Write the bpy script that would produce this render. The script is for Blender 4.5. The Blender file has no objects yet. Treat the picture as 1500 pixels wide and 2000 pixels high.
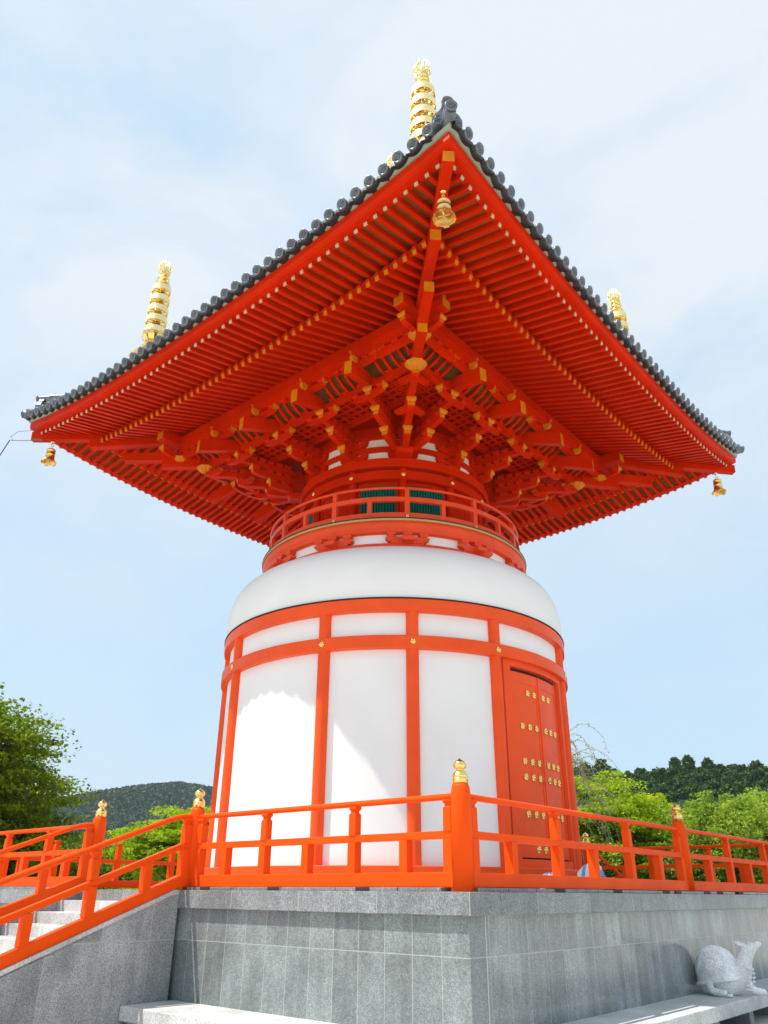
import bpy, math, random
from mathutils import Vector, Matrix
R = math.radians
S, C = math.sin, math.cos
PI = math.pi
rnd = random.Random(7)

# ------------------------------------------------------------------ camera
scene = bpy.context.scene
cam_d = bpy.data.cameras.new("Camera")
cam = bpy.data.objects.new("Camera", cam_d)
scene.collection.objects.link(cam)
cr = Vector((0.76186328, 0.64770215, 0.00680165)).normalized()
cf = Vector((-0.58392173, 0.68222055, 0.44001197)).normalized()
cu = cr.cross(cf).normalized()
cr = cf.cross(cu)
M = Matrix((cr, cu, -cf)).transposed().to_4x4()
M.translation = Vector((11.5078, -13.8409, -0.0513))
cam.matrix_world = M
cam_d.sensor_fit = 'VERTICAL'
cam_d.sensor_height = 36.0
cam_d.lens = 1518.04 / 2000 * 36
cam_d.clip_start = 0.05
cam_d.clip_end = 3000
scene.camera = cam

# ------------------------------------------------------------------ light
SUN = Vector((-0.72, -1.0, 2.27)).normalized()      # towards the sun
EL = math.asin(SUN.z)
ROT = math.atan2(SUN.x, SUN.y)
world = bpy.data.worlds.new("World")
scene.world = world
world.use_nodes = True
wn, wl = world.node_tree.nodes, world.node_tree.links
wn.clear()
wo = wn.new('ShaderNodeOutputWorld')
bg = wn.new('ShaderNodeBackground')
sky = wn.new('ShaderNodeTexSky')
sky.sky_type = 'NISHITA'
sky.sun_disc = False
sky.sun_elevation = EL
sky.sun_rotation = ROT
sky.air_density = 1.25
sky.dust_density = 1.2
sky.ozone_density = 1.5
tc = wn.new('ShaderNodeTexCoord')
mp = wn.new('ShaderNodeMapping')
mp.inputs['Scale'].default_value = (1.0, 1.0, 2.2)
mp.inputs['Location'].default_value = (3.1, 1.7, 0.4)
nz = wn.new('ShaderNodeTexNoise')
nz.inputs['Scale'].default_value = 2.1
nz.inputs['Detail'].default_value = 9
nz.inputs['Roughness'].default_value = 0.60
nz.inputs['Distortion'].default_value = 0.35
rp = wn.new('ShaderNodeValToRGB')
rp.color_ramp.elements[0].position = 0.27
rp.color_ramp.elements[0].color = (0, 0, 0, 1)
rp.color_ramp.elements[1].position = 0.58
rp.color_ramp.elements[1].color = (1, 1, 1, 1)
mx = wn.new('ShaderNodeMix'); mx.data_type = 'RGBA'
sx = wn.new('ShaderNodeSeparateXYZ')
hr = wn.new('ShaderNodeMapRange')
hr.inputs['From Min'].default_value = 0.25
hr.inputs['From Max'].default_value = 0.66
hr.inputs['To Min'].default_value = 0.22
fm = wn.new('ShaderNodeMath'); fm.operation = 'MULTIPLY'
wl.new(tc.outputs['Generated'], mp.inputs['Vector'])
wl.new(mp.outputs['Vector'], nz.inputs['Vector'])
wl.new(nz.outputs['Fac'], rp.inputs['Fac'])
wl.new(tc.outputs['Generated'], sx.inputs['Vector'])
wl.new(sx.outputs['Z'], hr.inputs['Value'])
wl.new(rp.outputs['Color'], fm.inputs[0])
wl.new(hr.outputs['Result'], fm.inputs[1])
wl.new(fm.outputs[0], mx.inputs['Factor'])
veil = wn.new('ShaderNodeMix'); veil.data_type = 'RGBA'      # thin pale veil over the whole sky
veil.inputs['Factor'].default_value = 0.90
veil.inputs['B'].default_value = (1.70, 2.38, 2.98, 1)
wl.new(sky.outputs['Color'], veil.inputs['A'])
wl.new(veil.outputs['Result'], mx.inputs['A'])
mx.inputs['B'].default_value = (2.66, 2.88, 3.08, 1)
wl.new(mx.outputs['Result'], bg.inputs['Color'])
bg.inputs['Strength'].default_value = 0.15
wl.new(bg.outputs[0], wo.inputs['Surface'])

sd = bpy.data.lights.new("Sun", 'SUN')
sd.energy = 2.8
sd.angle = R(0.53)
sd.color = (1.0, 0.95, 0.87)
sun = bpy.data.objects.new("Sun", sd)
scene.collection.objects.link(sun)
sun.rotation_euler = (-SUN).to_track_quat('-Z', 'Y').to_euler()
sun.location = (-10, -14, 40)

scene.view_settings.view_transform = 'Standard'
scene.view_settings.look = 'None'
scene.view_settings.gamma = 1.0
scene.view_settings.exposure = 1.05
scene.cycles.use_denoising = True
scene.cycles.max_bounces = 8
scene.cycles.diffuse_bounces = 5
scene.cycles.transparent_max_bounces = 8

# ------------------------------------------------------------------ materials
def mat(name, base, rough=0.5, metal=0.0, var=0.0, vscale=3.0, bump=0.0, bscale=60, coat=0.0, spec=0.5, col2=None):
    m = bpy.data.materials.new(name); m.use_nodes = True
    n, l = m.node_tree.nodes, m.node_tree.links
    b = n['Principled BSDF']
    b.inputs['Roughness'].default_value = rough
    b.inputs['Metallic'].default_value = metal
    b.inputs['Specular IOR Level'].default_value = spec
    b.inputs['Coat Weight'].default_value = coat
    b.inputs['Coat Roughness'].default_value = 0.25
    b.inputs['Base Color'].default_value = (*base, 1)
    t = n.new('ShaderNodeTexCoord')
    if var > 0:
        z = n.new('ShaderNodeTexNoise'); z.inputs['Scale'].default_value = vscale; z.inputs['Detail'].default_value = 6
        z.inputs['Roughness'].default_value = 0.6
        g = n.new('ShaderNodeNewGeometry')
        l.new(g.outputs['Position'], z.inputs['Vector'])
        x = n.new('ShaderNodeMix'); x.data_type = 'RGBA'
        c2 = col2 if col2 else tuple(c * (1 - var) for c in base)
        x.inputs['A'].default_value = (*[min(1, c * (1 + var * 0.5)) for c in base], 1)
        x.inputs['B'].default_value = (*c2, 1)
        r = n.new('ShaderNodeMapRange'); r.inputs['From Min'].default_value = 0.3; r.inputs['From Max'].default_value = 0.7
        l.new(z.outputs['Fac'], r.inputs['Value']); l.new(r.outputs['Result'], x.inputs['Factor'])
        l.new(x.outputs['Result'], b.inputs['Base Color'])
        r2 = n.new('ShaderNodeMapRange'); r2.inputs['To Min'].default_value = max(0.02, rough - 0.08); r2.inputs['To Max'].default_value = rough + 0.1
        l.new(z.outputs['Fac'], r2.inputs['Value']); l.new(r2.outputs['Result'], b.inputs['Roughness'])
    if bump > 0:
        z = n.new('ShaderNodeTexNoise'); z.inputs['Scale'].default_value = bscale; z.inputs['Detail'].default_value = 5
        g = n.new('ShaderNodeNewGeometry'); l.new(g.outputs['Position'], z.inputs['Vector'])
        u = n.new('ShaderNodeBump'); u.inputs['Strength'].default_value = bump; u.inputs['Distance'].default_value = 0.01
        l.new(z.outputs['Fac'], u.inputs['Height']); l.new(u.outputs['Normal'], b.inputs['Normal'])
    return m

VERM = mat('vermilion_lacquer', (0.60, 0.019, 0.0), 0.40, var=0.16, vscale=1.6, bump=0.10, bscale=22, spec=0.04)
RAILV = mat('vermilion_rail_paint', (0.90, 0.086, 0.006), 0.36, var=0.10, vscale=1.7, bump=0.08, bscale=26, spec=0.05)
BODYV = mat('vermilion_salmon_sheen', (0.90, 0.098, 0.018), 0.36, var=0.10, vscale=1.7, bump=0.08, bscale=26, spec=0.14)  # salmon shift puts the sky's sheen into the body vermilion
VERMB = mat('vermilion_sky_tint', (0.80, 0.072, 0.018), 0.34, var=0.12, vscale=2.0, bump=0.08, bscale=26, spec=0.18)  # vermilion with the reflected sky mixed into its base colour
OCHRE = mat('ochre_end_paint', (0.62, 0.19, 0.002), 0.42, metal=0.0, var=0.2, vscale=8, spec=0.15)
CREAM = mat('gilt_sky_cream', (0.52, 0.43, 0.24), 0.4, metal=0.0, spec=0.2, var=0.15, vscale=9)  # matte cream stands in for gilt plates mirroring the sky
GOLD = mat('polished_gold', (1.0, 0.70, 0.22), 0.20, metal=1.0, var=0.12, vscale=5)
GOLDB = mat('bright_gilt_band', (1.0, 0.82, 0.42), 0.42, metal=0.75, var=0.1, vscale=4)
PLAST = mat('white_plaster', (0.86, 0.86, 0.84), 0.75, var=0.04, vscale=1.2, bump=0.05, bscale=14)
CREAMW = mat('cream_plaster', (0.78, 0.74, 0.60), 0.8, var=0.05, vscale=2)
BOARD = mat('pale_soffit_board', (0.26, 0.105, 0.018), 0.8, spec=0.05, var=0.3, vscale=4, bump=0.1)
TILE = mat('grey_smoked_tile', (0.15, 0.168, 0.188), 0.36, metal=0.1, var=0.35, vscale=6, bump=0.08, bscale=40)
TILED = mat('dark_pan_tile', (0.016, 0.017, 0.018), 0.38, var=0.3, vscale=6)
URAGO = mat('grey_green_board', (0.30, 0.31, 0.22), 0.6, var=0.1)
GREEN = mat('green_window_slat', (0.004, 0.15, 0.10), 0.5, spec=0.1, var=0.2, vscale=10)
DARK = mat('dark_gap', (0.012, 0.010, 0.010), 0.8)
BLACK = mat('black_trim', (0.02, 0.015, 0.015), 0.4)
FLOORG = mat('balcony_edge_board', (0.55, 0.33, 0.10), 0.5, var=0.1)
RUBBER = mat('black_rubber_foot', (0.03, 0.022, 0.022), 0.6)
STEEL = mat('brushed_steel', (0.5, 0.5, 0.5), 0.35, metal=0.9)
BLUEW = mat('blue_insulated_cable', (0.03, 0.05, 0.20), 0.5)
REDS = mat('pale_red_string', (0.75, 0.20, 0.15), 0.7)

def granite(name, base, joints=None, axis='x', streak=0.5, rough=0.35, off=0.2, pitch=0.4, hz=(-0.66,), speck=0.5):
    """speckled granite facing; joints = vertical slab pitch along world x or y"""
    m = bpy.data.materials.new(name); m.use_nodes = True
    n, l = m.node_tree.nodes, m.node_tree.links
    b = n['Principled BSDF']
    g = n.new('ShaderNodeNewGeometry')
    def nz(scale, detail=3, vec=None, rough_=0.6):
        z = n.new('ShaderNodeTexNoise'); z.inputs['Scale'].default_value = scale; z.inputs['Detail'].default_value = detail
        z.inputs['Roughness'].default_value = rough_
        l.new(vec if vec else g.outputs['Position'], z.inputs['Vector']); return z.outputs['Fac']
    def mr(v, a, b_, c, d):
        r = n.new('ShaderNodeMapRange')
        for k, q in zip(('From Min', 'From Max', 'To Min', 'To Max'), (a, b_, c, d)): r.inputs[k].default_value = q
        l.new(v, r.inputs['Value']); return r.outputs['Result']
    def mt(op, a, b_=None):
        x = n.new('ShaderNodeMath'); x.operation = op
        for i, q in enumerate((a, b_)):
            if q is None: continue
            if isinstance(q, (int, float)): x.inputs[i].default_value = q
            else: l.new(q, x.inputs[i])
        return x.outputs[0]
    f = mr(nz(90, 2, None, 0.85), 0.38, 0.62, 1 - speck, 1 + speck)
    f = mt('MULTIPLY', f, mr(nz(38, 2), 0.35, 0.65, 0.86, 1.14))
    f = mt('MULTIPLY', f, mr(nz(1.6, 5), 0.3, 0.7, 0.74, 1.24))
    sp = n.new('ShaderNodeSeparateXYZ'); l.new(g.outputs['Position'], sp.inputs[0])
    h = sp.outputs['X'] if axis == 'x' else sp.outputs['Y']
    if streak > 0:
        v = n.new('ShaderNodeCombineXYZ')
        l.new(mt('MULTIPLY', h, 5.5), v.inputs[0]); l.new(mt('MULTIPLY', sp.outputs['Z'], 0.7), v.inputs[2])
        f = mt('MULTIPLY', f, mr(nz(1.0, 4, v.outputs[0]), 0.3, 0.7, 1 - streak * 0.5, 1 + streak))
    j = None
    if joints:
        cell = mt('FLOOR', mt('DIVIDE', mt('SUBTRACT', h, off), pitch))
        vv = n.new('ShaderNodeCombineXYZ'); l.new(cell, vv.inputs[0])
        l.new(mt('GREATER_THAN', sp.outputs['Z'], hz[0]), vv.inputs[1])
        wn_ = n.new('ShaderNodeTexWhiteNoise'); l.new(vv.outputs[0], wn_.inputs['Vector'])
        f = mt('MULTIPLY', f, mr(wn_.outputs['Value'], 0, 1, 0.80, 1.20))
        w = mt('PINGPONG', mt('SUBTRACT', h, off), pitch / 2)
        j = mt('LESS_THAN', w, 0.0050)
        for zz in hz:
            j = mt('MAXIMUM', j, mt('LESS_THAN', mt('ABSOLUTE', mt('SUBTRACT', sp.outputs['Z'], zz)), 0.0055))
    col = n.new('ShaderNodeMix'); col.data_type = 'RGBA'; col.blend_type = 'MULTIPLY'; col.inputs['Factor'].default_value = 1
    col.inputs['A'].default_value = (*base, 1)
    cc = n.new('ShaderNodeCombineColor')
    for i in range(3): l.new(f, cc.inputs[i])
    l.new(cc.outputs[0], col.inputs['B'])
    out = col.outputs['Result']
    if j is not None:
        x = n.new('ShaderNodeMix'); x.data_type = 'RGBA'
        jf = mt('MULTIPLY', j, 0.85)
        l.new(jf, x.inputs['Factor']); l.new(out, x.inputs['A']); x.inputs['B'].default_value = (0.42, 0.42, 0.38, 1)
        out = x.outputs['Result']
        bu = n.new('ShaderNodeBump'); bu.inputs['Strength'].default_value = 0.4; bu.inputs['Distance'].default_value = 0.004; bu.invert = True
        l.new(j, bu.inputs['Height']); l.new(bu.outputs[0], b.inputs['Normal'])
    l.new(out, b.inputs['Base Color'])
    b.inputs['Roughness'].default_value = rough
    return m

GR_L = granite('granite_panel_sunny', (0.21, 0.235, 0.235), True, 'x', 0.22, 0.35, speck=0.36)
GR_R = granite('granite_panel_polished', (0.21, 0.235, 0.235), True, 'y', 0.42, 0.16, speck=0.36)
GR_C = granite('granite_coping', (0.20, 0.215, 0.22), True, 'x', 0.2, 0.3, off=1.051, pitch=1.298, hz=(-9,))
GR_CR = granite('granite_coping_side', (0.17, 0.19, 0.19), True, 'y', 0.2, 0.2, off=0.347, pitch=1.3, hz=(-9,))
GR_S = granite('granite_stair', (0.27, 0.28, 0.285), True, 'y', 0.22, 0.4, off=0.1, pitch=0.75, hz=(-0.66,))
GR_T = granite('granite_tread', (0.46, 0.46, 0.45), True, 'x', 0.1, 0.6, off=0.3, pitch=0.6, hz=(-9,), speck=0.3)
GR_B = granite('granite_bench', (0.54, 0.56, 0.55), None, 'x', 0.0, 0.5, speck=0.3)
GR_W = granite('white_granite', (0.88, 0.91, 0.92), None, 'x', 0.0, 0.7, speck=0.07)

# ------------------------------------------------------------------ mesh builder
class MB:
    def __init__(s): s.v = []; s.f = []; s.m = []; s.sm = []
    def add(s, vs, fs, mi=0, smooth=False, mis=None):
        o = len(s.v); s.v += [tuple(p) for p in vs]
        for i, f in enumerate(fs):
            s.f.append([o + k for k in f]); s.m.append(mis[i] if mis else mi); s.sm.append(smooth)
    def box(s, c, h, mi=0, rz=0.0, M=None):
        vs = [Vector((c[0] + a * h[0], c[1] + b * h[1], c[2] + d * h[2])) for a in (-1, 1) for b in (-1, 1) for d in (-1, 1)]
        if rz:
            cc = Vector(c); vs = [cc + Matrix.Rotation(rz, 3, 'Z') @ (p - cc) for p in vs]
        if M: vs = [M @ p for p in vs]
        s.add(vs, [(0, 1, 3, 2), (4, 6, 7, 5), (0, 4, 5, 1), (2, 3, 7, 6), (0, 2, 6, 4), (1, 5, 7, 3)], mi)
    def bar(s, a, b, w, h, mi=0, up=(0, 0, 1), e0=None, e1=None):
        """beam from a to b (centre line of the bottom face), end material indices"""
        a, b = Vector(a), Vector(b); d = (b - a).normalized()
        side = d.cross(Vector(up)).normalized(); u = side.cross(d).normalized()
        vs = []
        for p in (a, b):
            for (i, k) in ((-1, 0), (1, 0), (1, 1), (-1, 1)):
                vs.append(p + side * (i * w / 2) + u * (k * h))
        s.add(vs, [(3, 2, 1, 0), (4, 5, 6, 7), (0, 1, 5, 4), (1, 2, 6, 5), (2, 3, 7, 6), (3, 0, 4, 7)], mi,
              mis=[mi if e0 is None else e0, mi if e1 is None else e1, mi, mi, mi, mi])
    def prism(s, O, U, V, W, pts, w0, w1, mi=0, em=None):
        """polygon in the (U,V) plane extruded along W; em = {edge index: material}"""
        O, U, V, W = map(Vector, (O, U, V, W)); n = len(pts)
        vs = [O + U * p[0] + V * p[1] + W * w0 for p in pts] + [O + U * p[0] + V * p[1] + W * w1 for p in pts]
        fs = [list(range(n))[::-1], [n + i for i in range(n)]] + [(i, (i + 1) % n, n + (i + 1) % n, n + i) for i in range(n)]
        flip = U.cross(V).dot(W) * (w1 - w0) < 0
        area = sum(pts[i][0] * pts[(i + 1) % n][1] - pts[(i + 1) % n][0] * pts[i][1] for i in range(n))
        if (area < 0) != flip: fs = [f[::-1] for f in [list(q) for q in fs]]
        mis = [mi, mi] + [(em.get(i, mi) if em else mi) for i in range(n)]
        s.add(vs, fs, mi, mis=mis)
    def lathe(s, prof, c=(0, 0, 0), n=24, mi=0, smooth=True, a0=0.0, a1=2 * PI, mis=None):
        full = abs(a1 - a0 - 2 * PI) < 1e-6
        cols = n if full else n + 1
        vs = []; fs = []; ms = []
        for (r, z) in prof:
            for i in range(cols):
                t = a0 + (a1 - a0) * i / n
                vs.append((c[0] + r * C(t), c[1] + r * S(t), c[2] + z))
        for j in range(len(prof) - 1):
            for i in range(n):
                k = (i + 1) % cols
                fs.append((j * cols + i, j * cols + k, (j + 1) * cols + k, (j + 1) * cols + i))
                ms.append(mis[j] if mis else mi)
        s.add(vs, fs, mi, smooth, mis=ms)
    def sector(s, r0, r1, z0, z1, a0, a1, n=6, mi=0, outer=None):
        """closed curved slab"""
        vs = []; fs = []; ms = []
        for i in range(n + 1):
            t = a0 + (a1 - a0) * i / n
            for r, z in ((r0, z0), (r1, z0), (r1, z1), (r0, z1)):
                vs.append((r * C(t), r * S(t), z))
        for i in range(n):
            o, q = 4 * i, 4 * i + 4
            for j in range(4):
                k = (j + 1) % 4
                fs.append((o + j, q + j, q + k, o + k)); ms.append(outer if (outer is not None and j == 1) else mi)
        fs += [(0, 1, 2, 3), (4 * n + 3, 4 * n + 2, 4 * n + 1, 4 * n)]; ms += [mi, mi]
        s.add(vs, fs, mi, mis=ms)
    def tube(s, pts, r, n=8, mi=0, cap=True, rs=None, smooth=True):
        pts = [Vector(p) for p in pts]; vs = []; fs = []
        prev = None
        for i, p in enumerate(pts):
            d = (pts[min(i + 1, len(pts) - 1)] - pts[max(i - 1, 0)]).normalized()
            a = Vector((0, 0, 1)) if abs(d.z) < 0.9 else Vector((1, 0, 0))
            if prev is not None: a = prev
            x = d.cross(a).normalized(); y = x.cross(d).normalized(); prev = y
            rr = rs[i] if rs else r
            for k in range(n):
                t = 2 * PI * k / n; vs.append(p + x * (rr * C(t)) + y * (rr * S(t)))
        for i in range(len(pts) - 1):
            for k in range(n):
                fs.append((i * n + k, (i + 1) * n + k, (i + 1) * n + (k + 1) % n, i * n + (k + 1) % n))
        s.add(vs, fs, mi, smooth)
        if cap:
            s.add(vs[:n], [list(range(n))], mi); s.add(vs[-n:], [list(range(n))[::-1]], mi)
    def torus(s, c, U, V, Rr, r, n=20, k=8, mi=0, arc=(0, 2 * PI)):
        U, V = Vector(U), Vector(V)
        pts = [Vector(c) + U * (Rr * C(arc[0] + (arc[1] - arc[0]) * i / n)) + V * (Rr * S(arc[0] + (arc[1] - arc[0]) * i / n)) for i in range(n + 1)]
        s.tube(pts, r, k, mi, cap=False)
    def mesh(s, name, mats):
        me = bpy.data.meshes.new(name)
        me.from_pydata(s.v, [], s.f)
        for m in (mats if isinstance(mats, (list, tuple)) else [mats]): me.materials.append(m)
        me.polygons.foreach_set('material_index', s.m)
        me.polygons.foreach_set('use_smooth', s.sm)
        me.update()
        return me
    def build(s, name, mats, parent=None, loc=(0, 0, 0), rz=0.0):
        return put(name, s.mesh(name, mats), parent, loc, rz)

col = scene.collection
def put(name, me, parent=None, loc=(0, 0, 0), rz=0.0):
    o = bpy.data.objects.new(name, me); col.objects.link(o)
    o.parent = parent; o.location = loc; o.rotation_euler = (0, 0, rz)
    return o
def tag(o, label=None, cat=None, group=None, kind=None):
    if label: o['label'] = label
    if cat: o['category'] = cat
    if group: o['group'] = group
    if kind: o['kind'] = kind
    return o
def thing(name, label, cat, loc=(0, 0, 0), rz=0.0, group=None):
    return tag(put(name, None, None, loc, rz), label, cat, group)
def bevel(o, w=0.006, seg=2):
    m = o.modifiers.new('bevel', 'BEVEL'); m.width = w; m.segments = seg; m.limit_method = 'ANGLE'; m.angle_limit = R(40)
    m.harden_normals = False
    return o
def pol(r, deg, z=0.0):
    return Vector((r * C(R(deg)), r * S(R(deg)), z))

# ------------------------------------------------------------------ ground
mb = MB(); mb.add([(-1100, -1100, -1.75), (1100, -1100, -1.75), (1100, 1100, -1.75), (-1100, 1100, -1.75)], [(0, 1, 2, 3)])
GROUND = mat('pale_gravel_paving', (0.60, 0.57, 0.52), 0.9, var=0.2, vscale=2, bump=0.3)
tag(mb.build('ground', GROUND), kind='structure')

# ------------------------------------------------------------------ platform, stairs, benches
plat = thing('stone_platform', 'square grey granite platform the red and white pagoda stands on', 'platform', (0, 0, -1.75))
def pb(name, c, h, m, parent, base=(0, 0, -1.75), bev=0.0):
    b_ = MB(); b_.box(Vector(c) - Vector(base), h)
    o = b_.build(name, m, parent)
    if bev: bevel(o, bev, 2)
    return o
pb('wall_facing', (0, -6.02, -1.0075), (6.17, 0.15, 0.7425), GR_L, plat)
pb('wall_facing', (0, 6.02, -1.0075), (6.17, 0.15, 0.7425), GR_L, plat)
pb('wall_facing', (6.02, 0, -1.0075), (0.15, 5.87, 0.7425), GR_R, plat)
pb('wall_facing', (-6.02, 0, -1.0075), (0.15, 5.87, 0.7425), GR_R, plat)
GROUT = mat('pale_grout', (0.55, 0.55, 0.50), 0.8)
pb('grout_joint', (6.168, -5.865, -1.0075), (0.006, 0.007, 0.742), GROUT, plat)
for a in (0, 2):
    s_ = -1 if a == 0 else 1
    pb('coping', (0, s_ * 5.95, -0.15), (6.25, 0.30, 0.115), GR_C, plat, bev=0.006)
    pb('coping', (-s_ * 5.95, 0, -0.15), (0.30, 5.65, 0.115), GR_CR, plat, bev=0.006)
DECK = granite('granite_deck', (0.40, 0.41, 0.40), True, 'x', 0.1, 0.5, off=0.0, pitch=0.9, hz=(-9,), speck=0.3)
pb('deck', (0, 0, -0.15), (5.65, 5.65, 0.112), DECK, plat)
# low kerb stones that carry the railing
rk = random.Random(3)
def kerbs(axis, sgn, t0, t1):
    t = t0
    while t < t1 - 0.3:
        L = 0.98 if rk.random() < 0.5 else 0.62
        L = min(L, t1 - t)
        c = (t + L / 2, sgn * 6.04, -0.014) if axis == 'x' else (sgn * 6.04, t + L / 2, -0.014)
        h = (L / 2, 0.10, 0.0205) if axis == 'x' else (0.10, L / 2, 0.0205)
        pb('kerb_stone', c, h, GR_C if axis == 'x' else GR_CR, plat, bev=0.004)
        t += L + rk.choice([0.012, 0.30, 0.012])
kerbs('x', -1, 1.2, 5.93); kerbs('x', -1, -5.9, -1.8); kerbs('y', 1, -5.93, 6.1)

stair = thing('stone_staircase', 'grey granite stairs climbing to the left side of the platform', 'stairs', (-0.3, -6.25, -1.75))
SB = (-0.3, -6.25, -1.75)
SL = 0.375
for x0, x1 in ((0.92, 1.18), (-1.78, -1.52)):
    b_ = MB(); L = 4.55
    pts = [(0.0, 0.0), (0.0, 1.655), (-0.10, 1.655), (-L, 1.655 - SL * (L - 0.1)), (-L, 0.0)]
    b_.prism((0, 0, 0), (0, 1, 0), (0, 0, 1), (1, 0, 0), [(p[0], p[1]) for p in pts], x0 + 0.3, x1 + 0.3)
    o = b_.build('side_wall', GR_S, stair)
    c_ = MB()
    pts = [(0.0, 1.655), (0.0, 1.715), (-0.09, 1.715), (-L - 0.01, 1.715 - SL * (L - 0.08)), (-L - 0.01, 1.655 - SL * (L - 0.1)), (-0.1, 1.655)]
    c_.prism((0, 0, 0), (0, 1, 0), (0, 0, 1), (1, 0, 0), pts, x0 + 0.3 - 0.012, x1 + 0.3 + 0.012)
    bevel(c_.build('side_wall_cap', GR_T, stair), 0.006)
for i in range(11):
    zt = -0.035 - 0.156 * (i + 1); y1 = -6.17 - 0.415 * i; y0 = y1 - 0.43
    b_ = MB(); b_.box((0, (y0 + y1) / 2 - SB[1], (zt - 1.75) / 2 + 1.75), (1.22, (y1 - y0) / 2, (zt + 1.75) / 2 - 0.0005 * i))
    bevel(b_.build('step', GR_T, stair), 0.006)

def bench(label, cx, cy, hx, hy, legs):
    t = thing('stone_bench', label, 'bench', (cx, cy, -1.75), 0, 'granite benches against the platform')
    b_ = MB(); b_.box((0, 0, 0.275), (hx, hy, 0.085)); bevel(b_.build('seat_slab', GR_B, t), 0.012)
    for (lx, ly, lh, lw) in legs:
        b_ = MB(); b_.box((lx, ly, 0.095), (lh, lw, 0.095)); bevel(b_.build('leg', GR_S, t), 0.006)
    return t
bench('low pale granite bench in the corner between the platform and the stairs', 3.55, -6.582, 2.36, 0.41,
      [(-2.2, 0.0, 0.1, 0.34), (-0.9, 0, 0.1, 0.34), (0.4, 0, 0.1, 0.34), (1.8, 0, 0.1, 0.34)])
bench('long pale granite bench along the right platform wall with the stone turtle on it', 6.572, 0.6, 0.40, 5.4,
      [(0.0, y, 0.33, 0.09) for y in (-4.9, -3.5, -2.1, -0.7, 0.7, 2.1, 3.5, 4.9)])

# ------------------------------------------------------------------ railings
FIN = [(0.0005, 1.095), (0.090, 1.096), (0.090, 1.135), (0.095, 1.138), (0.095, 1.150), (0.089, 1.154), (0.088, 1.178), (0.092, 1.182), (0.092, 1.190), (0.086, 1.195),
       (0.080, 1.215), (0.062, 1.232), (0.044, 1.240), (0.040, 1.252), (0.046, 1.262), (0.068, 1.275), (0.079, 1.298), (0.078, 1.318),
       (0.062, 1.342), (0.036, 1.360), (0.016, 1.370), (0.008, 1.385), (0.0005, 1.390)]
fin_b = MB(); fin_b.lathe(FIN, n=28); fin_me = fin_b.mesh('post_cap', GOLD)
post_b = MB(); post_b.lathe([(0.0005, -0.03), (0.120, -0.03), (0.120, 0.90), (0.117, 0.98), (0.106, 1.06), (0.094, 1.095), (0.0005, 1.096)], n=28)
post_me = post_b.mesh('round_post', RAILV)
def sq(mb_, x, y, z0, z1, w0, w1=None):
    w1 = w1 or w0
    vs = [(x + a * w / 2, y + b_ * w / 2, z) for z, w in ((z0, w0), (z1, w1)) for a, b_ in ((-1, -1), (1, -1), (1, 1), (-1, 1))]
    mb_.add(vs, [(3, 2, 1, 0), (4, 5, 6, 7), (0, 1, 5, 4), (1, 2, 6, 5), (2, 3, 7, 6), (3, 0, 4, 7)])
tall_b = MB()
sq(tall_b, 0, 0, 0.150, 0.516, 0.125); sq(tall_b, 0, 0, 0.590, 0.845, 0.112); sq(tall_b, 0, 0, 0.845, 0.862, 0.112, 0.080)
sq(tall_b, 0, 0, 0.862, 0.885, 0.080); sq(tall_b, 0, 0, 0.885, 0.905, 0.080, 0.115); sq(tall_b, 0, 0, 0.905, 0.938, 0.115)
tall_me = tall_b.mesh('tall_baluster', RAILV)
short_b = MB(); sq(short_b, 0, 0, 0.150, 0.516, 0.12); short_me = short_b.mesh('short_baluster', RAILV)

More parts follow.
